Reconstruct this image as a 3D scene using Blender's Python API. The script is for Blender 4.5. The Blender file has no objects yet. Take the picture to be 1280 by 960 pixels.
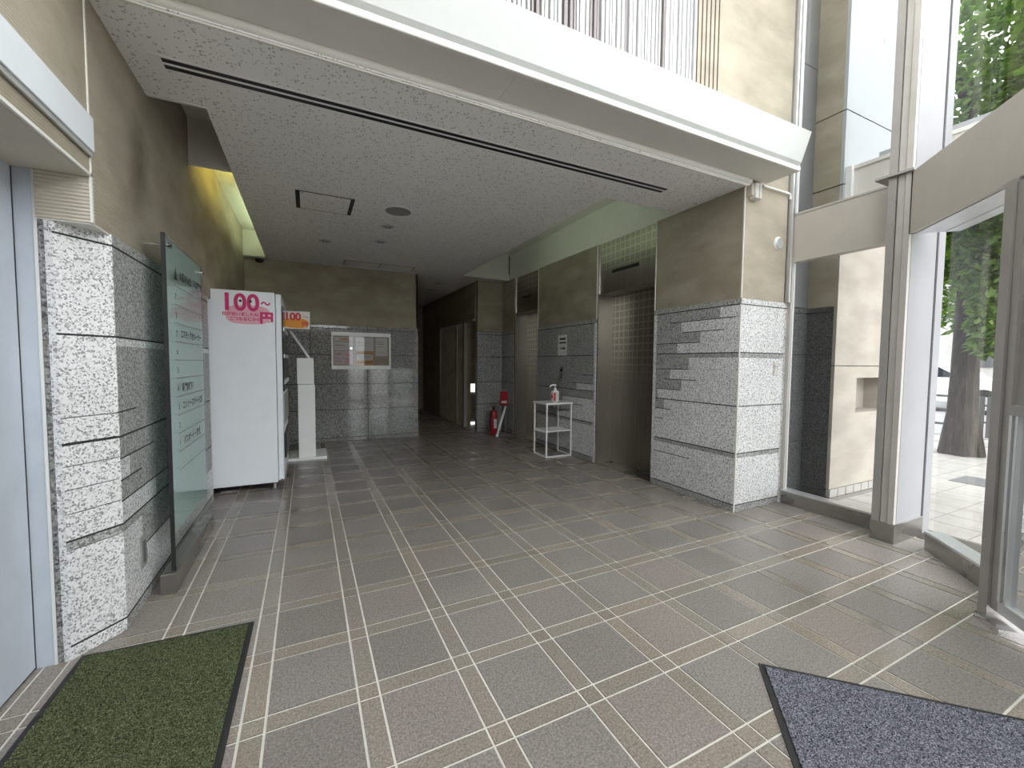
import bpy, bmesh, math, random
from mathutils import Matrix, Vector
random.seed(7)
S = bpy.context.scene
COL = S.collection
R = math.radians

# ------------------------------------------------------------------ camera
CAM_H = 1.25
F_PX, YAW, PITCH, ROLL = 522.26, .4559, .0510, .0083
def cam_axes():
    fw = Vector((math.sin(YAW)*math.cos(PITCH), math.cos(YAW)*math.cos(PITCH), -math.sin(PITCH)))
    r0 = Vector((math.cos(YAW), -math.sin(YAW), 0)); u0 = r0.cross(fw)
    r = r0*math.cos(ROLL) + u0*math.sin(ROLL); u = -r0*math.sin(ROLL) + u0*math.cos(ROLL)
    return r, u, fw
cr, cu, cf = cam_axes()
cd = bpy.data.cameras.new('camera'); co = bpy.data.objects.new('camera', cd); COL.objects.link(co)
cd.sensor_width = 36; cd.sensor_fit = 'HORIZONTAL'; cd.lens = F_PX/1280*36
cd.clip_start = .02; cd.clip_end = 300
co.matrix_world = Matrix(((cr.x, cu.x, -cf.x, 0), (cr.y, cu.y, -cf.y, 0), (cr.z, cu.z, -cf.z, CAM_H), (0, 0, 0, 1)))
S.camera = co

# ------------------------------------------------------------------ sky, exposure
w = bpy.data.worlds.new('overcast_sky'); S.world = w; w.use_nodes = True
bg = w.node_tree.nodes['Background']; bg.inputs[0].default_value = (.96, .98, 1.0, 1); bg.inputs[1].default_value = 3.0
S.view_settings.view_transform = 'Standard'; S.view_settings.look = 'None'
S.view_settings.gamma = 1; S.view_settings.use_curve_mapping = False
S.view_settings.exposure = 0.82

# ------------------------------------------------------------------ materials
MATS = {}
def new_mat(name):
    m = bpy.data.materials.new(name); m.use_nodes = True; MATS[name] = m
    nt = m.node_tree; return m, nt, nt.nodes['Principled BSDF']
def L(nt, a, b): nt.links.new(a, b)
def node(nt, t, **kw):
    n = nt.nodes.new(t)
    for k, v in kw.items(): setattr(n, k, v)
    return n
def pos(nt): return node(nt, 'ShaderNodeNewGeometry').outputs['Position']
def ramp(nt, src, stops, interp='LINEAR'):
    n = node(nt, 'ShaderNodeValToRGB'); n.color_ramp.interpolation = interp
    e = n.color_ramp.elements
    while len(e) < len(stops): e.new(.5)
    for el, (p, c) in zip(e, stops):
        el.position = p; el.color = (*c, 1) if len(c) == 3 else c
    L(nt, src, n.inputs[0]); return n.outputs[0]
def noise(nt, vec, scale, detail=3, rough=.6):
    n = node(nt, 'ShaderNodeTexNoise'); n.inputs['Scale'].default_value = scale
    n.inputs['Detail'].default_value = detail; n.inputs['Roughness'].default_value = rough
    if vec: L(nt, vec, n.inputs['Vector'])
    return n.outputs['Fac']
def mapping(nt, vec, scale):
    n = node(nt, 'ShaderNodeMapping'); n.inputs['Scale'].default_value = scale; L(nt, vec, n.inputs['Vector']); return n.outputs[0]
def mixc(nt, fac, a, b, mode='MIX'):
    n = node(nt, 'ShaderNodeMix', data_type='RGBA', blend_type=mode)
    for idx, v in ((0, fac), (6, a), (7, b)):
        if hasattr(v, 'links'): L(nt, v, n.inputs[idx])
        elif idx == 0: n.inputs[0].default_value = v
        else: n.inputs[idx].default_value = (*v, 1)
    return n.outputs[2]
def mathn(nt, op, a, b=None, c=None):
    n = node(nt, 'ShaderNodeMath', operation=op)
    for i, v in enumerate((a, b, c)):
        if v is None: continue
        if hasattr(v, 'links'): L(nt, v, n.inputs[i])
        else: n.inputs[i].default_value = v
    return n.outputs[0]
def bump(nt, bsdf, h, strength=.3, dist=.003):
    n = node(nt, 'ShaderNodeBump'); n.inputs['Strength'].default_value = strength; n.inputs['Distance'].default_value = dist
    L(nt, h, n.inputs['Height']); L(nt, n.outputs[0], bsdf.inputs['Normal'])
def sock(b, name): return b.inputs[name]

def plain(name, col, rough=.5, metal=0., var=.06, scale=8, emit=None, estr=0, spec=.5):
    m, nt, b = new_mat(name)
    f = noise(nt, pos(nt), scale, 4)
    c = ramp(nt, f, [(.3, tuple(x*(1-var) for x in col)), (.7, tuple(min(1, x*(1+var)) for x in col))])
    L(nt, c, b.inputs['Base Color'])
    r = mathn(nt, 'MULTIPLY_ADD', f, .12, rough-.06); L(nt, r, b.inputs['Roughness'])
    b.inputs['Metallic'].default_value = metal
    b.inputs['Specular IOR Level'].default_value = spec
    if emit: b.inputs['Emission Color'].default_value = (*emit, 1); b.inputs['Emission Strength'].default_value = estr
    return m

def granite(name, stops, rough, scale=95, bmp=.2):
    m, nt, b = new_mat(name)
    p = pos(nt)
    v = node(nt, 'ShaderNodeTexVoronoi'); v.inputs['Scale'].default_value = scale; L(nt, p, v.inputs['Vector'])
    sep = node(nt, 'ShaderNodeSeparateColor'); L(nt, v.outputs['Color'], sep.inputs[0])
    f1 = mathn(nt, 'MULTIPLY_ADD', noise(nt, p, scale*1.6, 2), .5, -.25)
    f = mathn(nt, 'ADD', sep.outputs[0], f1)
    c = ramp(nt, f, stops)
    big = ramp(nt, noise(nt, p, 2.5, 3), [(.3, (.9, .9, .9)), (.7, (1, 1, 1))])
    L(nt, mixc(nt, 1.0, c, big, 'MULTIPLY'), b.inputs['Base Color'])
    b.inputs['Roughness'].default_value = rough
    if bmp: bump(nt, b, f, bmp, .002)
    else: b.inputs['Specular IOR Level'].default_value = .85
    return m
granite('granite_smooth', [(.0, (.22, .22, .225)), (.20, (.46, .46, .465)), (.38, (.76, .76, .765)), (1, (.90, .90, .905))], .32, 150, .12)
granite('granite_rough', [(.0, (.12, .12, .12)), (.3, (.25, .25, .245)), (.6, (.42, .42, .41)), (1, (.56, .56, .55))], .55, 130, .35)
granite('outer_granite', [(.0, (.035, .035, .036)), (.3, (.07, .07, .072)), (.6, (.11, .11, .112)), (1, (.16, .16, .16))], .35, 130, .1)
granite('granite_polished', [(.0, (.07, .07, .07)), (.3, (.17, .17, .165)), (.6, (.29, .29, .28)), (1, (.40, .40, .39))], .07, 110, 0)

def plaster(name, a, b_, rib=0, axis=2, pitch=.012):
    m, nt, b = new_mat(name)
    p = pos(nt)
    f = noise(nt, mapping(nt, p, (1.0, 1.0, 2.2)), 1.7, 5, .62)
    c = ramp(nt, f, [(.28, a), (.72, b_)])
    # faint course stains, about 0.3 m high
    br = node(nt, 'ShaderNodeTexNoise'); br.inputs['Scale'].default_value = 3.2; br.inputs['Detail'].default_value = 5
    L(nt, mapping(nt, p, (.9, .9, 1.9)), br.inputs['Vector'])
    c = mixc(nt, .55, c, mixc(nt, 1.0, c, ramp(nt, br.outputs['Fac'], [(.35, (.78, .77, .74)), (.65, (1.12, 1.11, 1.09))]), 'MULTIPLY'))
    L(nt, c, b.inputs['Base Color'])
    b.inputs['Roughness'].default_value = .85; b.inputs['Specular IOR Level'].default_value = .2
    if rib:
        s = node(nt, 'ShaderNodeSeparateXYZ'); L(nt, p, s.inputs[0])
        h = mathn(nt, 'SINE', mathn(nt, 'MULTIPLY', s.outputs[axis], 2*math.pi/pitch))
        bump(nt, b, h, .55*rib, .004)
    else:
        bump(nt, b, noise(nt, p, 120, 3), .25, .002)
    return m
plaster('beige_plaster', (.31, .275, .21), (.42, .38, .30), .35, 2, .012)
plaster('lit_plaster', (.40, .36, .285), (.52, .47, .38))  # beige plaster made paler to paint in light on the camera-facing walls
plaster('beige_plain', (.60, .55, .47), (.66, .61, .53))
plaster('beige_ribbed', (.50, .46, .38), (.64, .59, .50), 1.0, 2, .0145)
plaster('outer_beige', (.36, .33, .29), (.39, .36, .315))
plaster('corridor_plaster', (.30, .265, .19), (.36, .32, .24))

def soot():
    m = MATS['beige_plaster'].copy(); m.name = 'sooty_plaster'; MATS['sooty_plaster'] = m
    nt = m.node_tree; b = nt.nodes['Principled BSDF']; src = b.inputs['Base Color'].links[0].from_socket
    s_ = node(nt, 'ShaderNodeSeparateXYZ'); L(nt, pos(nt), s_.inputs[0])
    t = mathn(nt, 'MULTIPLY', mathn(nt, 'ADD', s_.outputs[2], -2.25), .18)      # the smear leans a little
    dy = mathn(nt, 'DIVIDE', mathn(nt, 'SUBTRACT', mathn(nt, 'ADD', s_.outputs[1], -2.86), t), .11)
    dz = mathn(nt, 'DIVIDE', mathn(nt, 'ADD', s_.outputs[2], -2.24), .27)
    r2 = mathn(nt, 'ADD', mathn(nt, 'MULTIPLY', dy, dy), mathn(nt, 'MULTIPLY', dz, dz))
    g = mathn(nt, 'MULTIPLY', mathn(nt, 'EXPONENT', mathn(nt, 'MULTIPLY', r2, -1.0)), mathn(nt, 'MULTIPLY_ADD', noise(nt, pos(nt), 14, 5), 1.1, .1))
    L(nt, mixc(nt, g, src, (.075, .068, .05)), b.inputs['Base Color'])
soot()
def ceiling_mat():
    m, nt, b = new_mat('acoustic_ceiling')
    p = pos(nt)
    v = node(nt, 'ShaderNodeTexVoronoi'); v.inputs['Scale'].default_value = 58; v.inputs['Randomness'].default_value = 1
    n2 = node(nt, 'ShaderNodeTexNoise'); n2.inputs['Scale'].default_value = 30; L(nt, p, n2.inputs['Vector'])
    add = node(nt, 'ShaderNodeVectorMath', operation='MULTIPLY_ADD'); L(nt, n2.outputs['Color'], add.inputs[0])
    add.inputs[1].default_value = (.03, .03, .0); L(nt, p, add.inputs[2]); L(nt, add.outputs[0], v.inputs['Vector'])
    sp = node(nt, 'ShaderNodeSeparateColor'); L(nt, v.outputs['Color'], sp.inputs[0])
    size = mathn(nt, 'MULTIPLY_ADD', sp.outputs[0], .50, -.07)
    pit = mathn(nt, 'LESS_THAN', v.outputs['Distance'], size)
    base = ramp(nt, noise(nt, p, 1.2, 4), [(.3, (.90, .89, .875)), (.7, (.95, .94, .93))])
    L(nt, mixc(nt, pit, base, (.56, .555, .545)), b.inputs['Base Color'])
    b.inputs['Roughness'].default_value = .9; b.inputs['Specular IOR Level'].default_value = .1
    bump(nt, b, mathn(nt, 'SUBTRACT', 1.0, pit), .5, .003)
ceiling_mat()

def tile_mat(name, a, b_, rough, bmp):
    m, nt, b = new_mat(name)
    p = pos(nt)
    oi = node(nt, 'ShaderNodeObjectInfo')
    f = mathn(nt, 'ADD', mathn(nt, 'MULTIPLY', noise(nt, p, 125, 2), .8), mathn(nt, 'MULTIPLY', noise(nt, p, 50, 3), .2))
    c = ramp(nt, f, [(.33, a), (.67, b_)])
    tint = ramp(nt, oi.outputs['Random'], [(0, (.88, .87, .86)), (.5, (1, 1, 1)), (1, (1.06, 1.01, .97))])
    wear = ramp(nt, noise(nt, p, 1.1, 4), [(.3, (.9, .9, .9)), (.7, (1.04, 1.04, 1.04))])
    L(nt, mixc(nt, 1.0, mixc(nt, 1.0, c, tint, 'MULTIPLY'), wear, 'MULTIPLY'), b.inputs['Base Color'])
    r = mathn(nt, 'MULTIPLY_ADD', noise(nt, p, 2.1, 4), .16, rough-.08); L(nt, r, b.inputs['Roughness'])
    bump(nt, b, noise(nt, p, 140, 3), bmp, .0015)
tile_mat('tile_field', (.135, .121, .112), (.325, .296, .274), .34, .30)
tile_mat('tile_band', (.165, .146, .124), (.33, .297, .254), .15, .06)
plain('grout', (.60, .58, .52), .9, var=.1, scale=20)

def mat_pile(name, a, b_, mid):
    m, nt, b = new_mat(name)
    p = pos(nt)
    f = mathn(nt, 'ADD', mathn(nt, 'MULTIPLY', noise(nt, p, 190, 2, .7), .75), mathn(nt, 'MULTIPLY', noise(nt, p, 70, 2), .25))
    L(nt, ramp(nt, f, [(.36, a), (.5, mid), (.64, b_)]), b.inputs['Base Color'])
    b.inputs['Roughness'].default_value = 1; b.inputs['Specular IOR Level'].default_value = .05
    bump(nt, b, f, 1.0, .012)
mat_pile('mat_green', (.022, .03, .013), (.22, .245, .14), (.085, .10, .05))
mat_pile('mat_blue', (.03, .032, .042), (.40, .40, .46), (.14, .145, .175))

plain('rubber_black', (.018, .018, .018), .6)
plain('joint_dark', (.03, .03, .03), .8)
plain('black', (.012, .012, .012), .5)
plain('white_paint', (.80, .81, .80), .42, var=.02)
plain('white_fascia', (.60, .62, .60), .5, var=.02)
plain('moulding', (.78, .77, .72), .5, var=.03)
plain('soffit_paint', (.74, .72, .67), .7, var=.04, scale=3)
plain('trough_paint', (.80, .80, .74), .7, var=.04, scale=3)
plain('slat_white', (.60, .60, .60), .5, var=.04)
plain('slat_mauve', (.25, .22, .22), .5, var=.04)
plain('slat_gap', (.05, .035, .032), .8)
plain('vending_white', (.80, .84, .88), .35, var=.02)
plain('door_blue_grey', (.56, .61, .68), .45, var=.07, scale=5)
plain('steel_frame', (.38, .365, .345), .42, .35, var=.06, scale=6)
plain('beam_paint', (.52, .485, .44), .45, .15, var=.05, scale=4)
plain('mullion_grey', (.52, .495, .46), .4, .25, var=.06, scale=6)
plain('aluminium', (.70, .71, .72), .3, .7, var=.04)
plain('fin_panel', (.30, .30, .315), .38, .15, var=.05, scale=3)
plain('facade_white', (.40, .42, .44), .3, var=.02)
plain('outer_grey', (.14, .14, .145), .5, var=.08)
plain('chrome', (.75, .75, .75), .15, 1., var=.02)
plain('stainless', (.60, .575, .53), .36, .95, var=.04, scale=1.5)
plain('kick_steel', (.36, .35, .33), .28, .9, var=.06, scale=2)
plain('pole_grey', (.55, .56, .55), .4, .3)
plain('plastic_grey', (.30, .30, .29), .5)
plain('plastic_white', (.90, .91, .90), .35, var=.02)
plain('red_paint', (.35, .02, .03), .35)
plain('paper', (.74, .73, .70), .8, var=.04)
plain('paper_pink', (.70, .60, .60), .8, var=.05)
plain('paper_orange', (.62, .35, .14), .8, var=.08)
plain('print_magenta', (.62, .03, .17), .6, var=.03)
plain('print_pink', (.80, .42, .50), .6, var=.05)
plain('print_orange', (.75, .30, .03), .6, var=.05)
plain('print_red', (.62, .05, .06), .6)
plain('print_dark', (.03, .035, .04), .6)
plain('print_grey', (.25, .25, .26), .7)
plain('print_brown', (.38, .17, .05), .7)
plain('cork_beige', (.42, .37, .28), .85)
plain('concrete', (.44, .42, .39), .8, var=.15, scale=12)
plain('asphalt', (.22, .22, .225), .9, var=.1)
plain('paver', (.36, .345, .32), .85, var=.12, scale=5)
plain('paver_joint', (.24, .23, .21), .9)
plain('iron', (.16, .16, .16), .6, .4)
plain('car_white', (.62, .62, .62), .2, var=.01)
plain('tyre', (.02, .02, .02), .8)
plain('car_glass', (.03, .035, .04), .08)
plain('far_facade', (.35, .345, .335), .7, var=.05, scale=1)
plain('tail_red', (.5, .03, .03), .3)
plain('tube_green', (.9, 1, .9), .5, emit=(.80, 1.0, .72), estr=2.8)
plain('tube_yellow', (1, .9, .5), .5, emit=(1.0, .85, .22), estr=7)
plain('tube_pale', (.95, 1, .9), .5, emit=(.86, 1.0, .62), estr=5)
plain('lamp_warm', (1, .9, .7), .5, emit=(1.0, .82, .50), estr=30)
plain('glow_white', (.9, .9, .9), .5, emit=(1, .98, .95), estr=.7)  # glow given to counter parts that are no lamp

def bark():
    m, nt, b = new_mat('bark')
    p = pos(nt)
    f = noise(nt, mapping(nt, p, (9, 9, 1.6)), 2.2, 6, .7)
    L(nt, ramp(nt, f, [(.3, (.018, .014, .011)), (.55, (.060, .047, .037)), (.75, (.12, .098, .08))]), b.inputs['Base Color'])
    b.inputs['Roughness'].default_value = .95
    bump(nt, b, f, 1.0, .05)
bark()
def leaf_mat(name, a, b_):
    m, nt, b = new_mat(name)
    f = noise(nt, pos(nt), 4.5, 3)
    c = ramp(nt, f, [(.3, a), (.7, b_)])
    L(nt, c, b.inputs['Base Color']); b.inputs['Roughness'].default_value = .45
    tr = node(nt, 'ShaderNodeBsdfTranslucent'); L(nt, mixc(nt, 1.0, c, (1.2, 1.5, .5), 'MULTIPLY'), tr.inputs[0])
    mx = node(nt, 'ShaderNodeMixShader'); mx.inputs[0].default_value = .35
    L(nt, b.outputs[0], mx.inputs[1]); L(nt, tr.outputs[0], mx.inputs[2])
    L(nt, mx.outputs[0], nt.nodes['Material Output'].inputs[0])
leaf_mat('leaves', (.030, .075, .015), (.17, .27, .05))

def glass_mat(name, tint, refl=.55, rough=.0):
    m, nt, b = new_mat(name)
    nt.nodes.remove(b)
    t = node(nt, 'ShaderNodeBsdfTransparent'); t.inputs[0].default_value = (*tint, 1)
    g = node(nt, 'ShaderNodeBsdfGlossy'); g.inputs['Roughness'].default_value = rough
    fr = node(nt, 'ShaderNodeFresnel'); fr.inputs[0].default_value = 1.5
    mx = node(nt, 'ShaderNodeMixShader')
    L(nt, mathn(nt, 'MULTIPLY', fr.outputs[0], refl), mx.inputs[0])
    L(nt, t.outputs[0], mx.inputs[1]); L(nt, g.outputs[0], mx.inputs[2])
    L(nt, mx.outputs[0], nt.nodes['Material Output'].inputs[0])
glass_mat('clear_glass', (.985, .99, .987), .12)
glass_mat('door_glass', (.72, .76, .75), .9)
glass_mat('green_glass', (.975, .995, .99), .3)
glass_mat('board_glass', (.92, .92, .92), .6)
def frosted():
    m, nt, b = new_mat('frosted_film')
    f = noise(nt, pos(nt), 3, 2)
    L(nt, ramp(nt, f, [(.3, (.72, .88, .85)), (.7, (.76, .92, .89))]), b.inputs['Base Color'])
    b.inputs['Roughness'].default_value = .4; b.inputs['Specular IOR Level'].default_value = .25
    t = node(nt, 'ShaderNodeBsdfTranslucent'); t.inputs[0].default_value = (.7, .85, .82, 1)
    mx = node(nt, 'ShaderNodeMixShader'); mx.inputs[0].default_value = .3
    L(nt, b.outputs[0], mx.inputs[1]); L(nt, t.outputs[0], mx.inputs[2])
    L(nt, mx.outputs[0], nt.nodes['Material Output'].inputs[0])
frosted()
def etched(name, z_lo, z_hi, y0):
    """stainless with an etched grid of squares that thins out towards one end"""
    m, nt, b = new_mat(name)
    p = pos(nt); s = node(nt, 'ShaderNodeSeparateXYZ'); L(nt, p, s.inputs[0])
    def line(o, off):
        fr = mathn(nt, 'FRACT', mathn(nt, 'MULTIPLY', mathn(nt, 'ADD', o, off), 1/.082))
        return mathn(nt, 'LESS_THAN', fr, .22)
    g = mathn(nt, 'MAXIMUM', line(s.outputs[1], -y0+10*.082), line(s.outputs[2], 0))
    mr = node(nt, 'ShaderNodeMapRange'); mr.inputs[1].default_value = z_lo; mr.inputs[2].default_value = z_hi
    L(nt, s.outputs[2], mr.inputs[0])
    k = mathn(nt, 'MULTIPLY', g, mr.outputs[0])
    sq = mathn(nt, 'MULTIPLY', mathn(nt, 'SUBTRACT', 1.0, g), mr.outputs[0])
    base = ramp(nt, noise(nt, mapping(nt, p, (1, 6, .6)), 3, 3), [(.3, (.30, .275, .235)), (.7, (.37, .34, .30))])
    c = mixc(nt, mathn(nt, 'MULTIPLY', k, .55), base, (.58, .55, .48)); c = mixc(nt, mathn(nt, 'MULTIPLY', sq, .15), c, (.20, .18, .155))
    L(nt, c, b.inputs['Base Color']); b.inputs['Metallic'].default_value = .9
    L(nt, mathn(nt, 'MULTIPLY_ADD', k, .07, .30), b.inputs['Roughness'])
etched('etched_door', .95, 1.5, 3.25)
etched('etched_header', 2.30, 2.42, 3.25)
def floor_paver():
    m, nt, b = new_mat('paver_far')
    p = pos(nt)
    br = node(nt, 'ShaderNodeTexBrick'); br.inputs['Scale'].default_value = 1
    br.inputs['Color1'].default_value = (.35, .33, .31, 1); br.inputs['Color2'].default_value = (.30, .285, .265, 1); br.inputs['Mortar'].default_value = (.22, .21, .20, 1)
    br.inputs['Brick Width'].default_value = .3; br.inputs['Row Height'].default_value = .3; br.inputs['Mortar Size'].default_value = .008
    br.offset = 0
    L(nt, p, br.inputs['Vector']); L(nt, br.outputs[0], b.inputs['Base Color']); b.inputs['Roughness'].default_value = .85
floor_paver()

# ------------------------------------------------------------------ builders
class MB:
    def __init__(self): self.bm = bmesh.new()
    def box(self, lo, hi, bev=0, seg=1):
        lo = [min(a, b) for a, b in zip(lo, hi)], [max(a, b) for a, b in zip(lo, hi)]
        lo, hi = lo
        t = bmesh.new()
        bmesh.ops.create_cube(t, size=1)
        for v in t.verts: v.co = Vector([(lo[i]+hi[i])/2 + v.co[i]*(hi[i]-lo[i]) for i in range(3)])
        if bev: bmesh.ops.bevel(t, geom=list(t.edges), offset=bev, segments=seg, profile=.5, affect='EDGES')
        self._add(t); return self
    def _add(self, t):
        me = bpy.data.meshes.new('tmp'); t.to_mesh(me); t.free(); self.bm.from_mesh(me); bpy.data.meshes.remove(me)
    def prism(self, poly, z0, z1):
        lo = [self.bm.verts.new((x, y, z0)) for x, y in poly]; hi = [self.bm.verts.new((x, y, z1)) for x, y in poly]
        n = len(poly)
        self.bm.faces.new(lo[::-1]); self.bm.faces.new(hi)
        for i in range(n): self.bm.faces.new((lo[i], lo[(i+1) % n], hi[(i+1) % n], hi[i]))
        return self
    def extr(self, poly3, d):
        """polygon given as 3-D points swept by vector d"""
        a = [self.bm.verts.new(p) for p in poly3]; b = [self.bm.verts.new(Vector(p)+Vector(d)) for p in poly3]
        n = len(a)
        self.bm.faces.new(a[::-1]); self.bm.faces.new(b)
        for i in range(n): self.bm.faces.new((a[i], a[(i+1) % n], b[(i+1) % n], b[i]))
        return self
    def cyl(self, p0, p1, r0, r1=None, seg=16):
        r1 = r0 if r1 is None else r1
        p0, p1 = Vector(p0), Vector(p1); d = (p1-p0).normalized()
        a = d.orthogonal().normalized(); b = d.cross(a)
        A, B = [], []
        for i in range(seg):
            t = 2*math.pi*i/seg; o = a*math.cos(t)+b*math.sin(t)
            A.append(self.bm.verts.new(p0+o*r0)); B.append(self.bm.verts.new(p1+o*r1))
        for i in range(seg): self.bm.faces.new((A[i], A[(i+1) % seg], B[(i+1) % seg], B[i]))
        self.bm.faces.new(A[::-1]); self.bm.faces.new(B); return self
    def tube(self, pts, r, seg=8):
        pts = [Vector(p) for p in pts]; rings = []
        for i, p in enumerate(pts):
            d = (pts[min(i+1, len(pts)-1)]-pts[max(i-1, 0)]).normalized()
            a = d.orthogonal().normalized() if i == 0 else (pa - d*pa.dot(d)).normalized()
            pa = a; b = d.cross(a)
            rr = r[i] if isinstance(r, (list, tuple)) else r
            rings.append([self.bm.verts.new(p+(a*math.cos(2*math.pi*k/seg)+b*math.sin(2*math.pi*k/seg))*rr) for k in range(seg)])
        for A, B in zip(rings, rings[1:]):
            for k in range(seg): self.bm.faces.new((A[k], A[(k+1) % seg], B[(k+1) % seg], B[k]))
        self.bm.faces.new(rings[0][::-1]); self.bm.faces.new(rings[-1]); return self
    def lathe(self, prof, c, seg=20, axis='Z'):
        rings = []
        for r, z in prof:
            ring = []
            for k in range(seg):
                t = 2*math.pi*k/seg; q = (r*math.cos(t), r*math.sin(t), z)
                if axis == 'X': q = (z, q[0], q[1])
                if axis == 'Y': q = (q[0], z, q[1])
                ring.append(self.bm.verts.new((c[0]+q[0], c[1]+q[1], c[2]+q[2])))
            rings.append(ring)
        for A, B in zip(rings, rings[1:]):
            for k in range(seg): self.bm.faces.new((A[k], A[(k+1) % seg], B[(k+1) % seg], B[k]))
        self.bm.faces.new(rings[0][::-1]); self.bm.faces.new(rings[-1]); return self
    def xf(self, M): self.bm.transform(M); return self
    def build(self, name, mat, parent=None, smooth=False):
        bmesh.ops.recalc_face_normals(self.bm, faces=list(self.bm.faces))
        if parent is not None: self.bm.transform(Matrix.Translation(-wloc(parent)))
        me = bpy.data.meshes.new(name); self.bm.to_mesh(me); self.bm.free()
        me.materials.append(MATS[mat])
        if smooth:
            for p in me.polygons: p.use_smooth = True
            try: me.set_sharp_from_angle(angle=R(35))
            except Exception: pass
        o = bpy.data.objects.new(name, me); COL.objects.link(o)
        if parent is not None: o.parent = parent
        return o
def wloc(o):
    v = Vector((0, 0, 0))
    while o is not None: v += o.location; o = o.parent
    return v
def tag(o, label, cat=None, group=None, kind=None):
    o['label'] = label
    if cat: o['category'] = cat
    if group: o['group'] = group
    if kind: o['kind'] = kind
    return o
def thing(name, label, cat, loc=(0, 0, 0), group=None, kind=None):
    o = bpy.data.objects.new(name, None); COL.objects.link(o); o.location = loc; o.empty_display_size = .1
    return tag(o, label, cat, group, kind)
def box(name, lo, hi, mat, parent=None, bev=0, label=None):
    o = MB().box(lo, hi, bev).build(name, mat, parent)
    if label: o['label'] = label
    return o
def struct(name, label, cat, mb, mat):
    return tag(mb.build(name, mat), label, cat, kind='structure')
def text(body, size, mat, name, parent, M, align='LEFT', bold=0, sx=1.0):
    """flat lettering as a thin mesh; M places the text plane (x right, y up, z out)"""
    cu_ = bpy.data.curves.new('lettering', 'FONT'); cu_.body = body; cu_.size = size; cu_.align_x = align
    cu_.resolution_u = 5; cu_.offset = bold
    to = bpy.data.objects.new('lettering_tmp', cu_); COL.objects.link(to)
    dg = bpy.context.evaluated_depsgraph_get(); dg.update()
    me = bpy.data.meshes.new_from_object(to.evaluated_get(dg))
    bpy.data.objects.remove(to); bpy.data.curves.remove(cu_)
    me.transform(Matrix.Scale(sx, 4, Vector((1, 0, 0))))
    me.transform(M)
    if parent is not None: me.transform(Matrix.Translation(-wloc(parent)))
    me.materials.clear(); me.materials.append(MATS[mat])
    o = bpy.data.objects.new(name, me); COL.objects.link(o)
    if parent is not None: o.parent = parent
    return o
def frame(o, x, y, z):
    x, y, z = Vector(x), Vector(y), Vector(z)
    return Matrix(((x.x, y.x, z.x, o[0]), (x.y, y.y, z.y, o[1]), (x.z, y.z, z.z, o[2]), (0, 0, 0, 1)))

# key planes of the lobby (metres)
XL, XR, YB, ZC = -.765, 3.22, 6.98, 2.70
YF = 2.29            # near face of the right-hand pier and of the upper wall
XG = 3.87            # glazing beside the pier
YREAR = -1.0
# entrance front stands at 45 degrees: u runs along it towards the camera, v outwards
D0 = Vector((3.66, 1.40, 0)); DA = Vector((-math.sqrt(.5), -math.sqrt(.5), 0)); DO = Vector((math.sqrt(.5), -math.sqrt(.5), 0))
def dp(u, v, z=0): p = D0+DA*u+DO*v; return (p.x, p.y, z)
DM = Matrix(((DA.x, DO.x, 0, D0.x), (DA.y, DO.y, 0, D0.y), (0, 0, 1, 0), (0, 0, 0, 1)))   # local (u, v, z)
U_END = (D0.y-YREAR)/math.sqrt(.5)

# ------------------------------------------------------------------ floor
P, B = .3770, .0756
GX0, GY0 = -.1786*1.25, .952*1.25
J = .0045
floor = struct('floor', 'grey tiled lobby floor with narrow brown bands between the square tiles', 'floor',
    MB().prism([(-1.0, YREAR), (dp(U_END, .25)[0], YREAR), dp(.1, .25)[:2], (4.0, 1.40), (4.0, 2.35), (3.6, 2.35), (3.6, 6.9), (2.78, 6.98), (2.78, 11), (1.6, 11), (1.6, 7.05), (-1.0, 7.05)], -.10, -.0035), 'grout')
def clip(poly, a, b, c):      # keep a*x+b*y<=c
    out = []
    for i in range(len(poly)):
        p, q = poly[i], poly[(i+1) % len(poly)]
        dpv, dq = a*p[0]+b*p[1]-c, a*q[0]+b*q[1]-c
        if dpv <= 0: out.append(p)
        if dpv*dq < 0:
            t = dpv/(dpv-dq); out.append((p[0]+(q[0]-p[0])*t, p[1]+(q[1]-p[1])*t))
    return out
def area(poly): return abs(sum(p[0]*q[1]-q[0]*p[1] for p, q in zip(poly, poly[1:]+poly[:1])))/2
def floor_piece(x0, x1, y0, y1):
    poly = [(x0, y0), (x1, y0), (x1, y1), (x0, y1)]
    cx, cy = (x0+x1)/2, (y0+y1)/2
    poly = clip(poly, -1, 0, 1.0)
    poly = clip(poly, 0, -1, -YREAR)
    if cy > YB: poly = clip(clip(poly, -1, 0, -1.67), 1, 0, 2.73)
    else: poly = clip(poly, 1, 0, 3.5 if cy > 3.3 else 3.97)
    # diagonal entrance: x - y <= const
    poly = clip(poly, 1, -1, (D0.x-D0.y)+.17*math.sqrt(2)) if cy < 1.36 else poly
    return poly
def seen(x, y):
    v = Vector((x, y, -CAM_H)); z = v.dot(cf)
    if z < .15: return 0
    px, py = 640+F_PX*v.dot(cr)/z, 480-F_PX*v.dot(cu)/z
    return 1/z if -90 < px < 1370 and py < 1090 else 0
pieces = {'floor_tile': [], 'band_tile': [], 'corner_tile': []}
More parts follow.
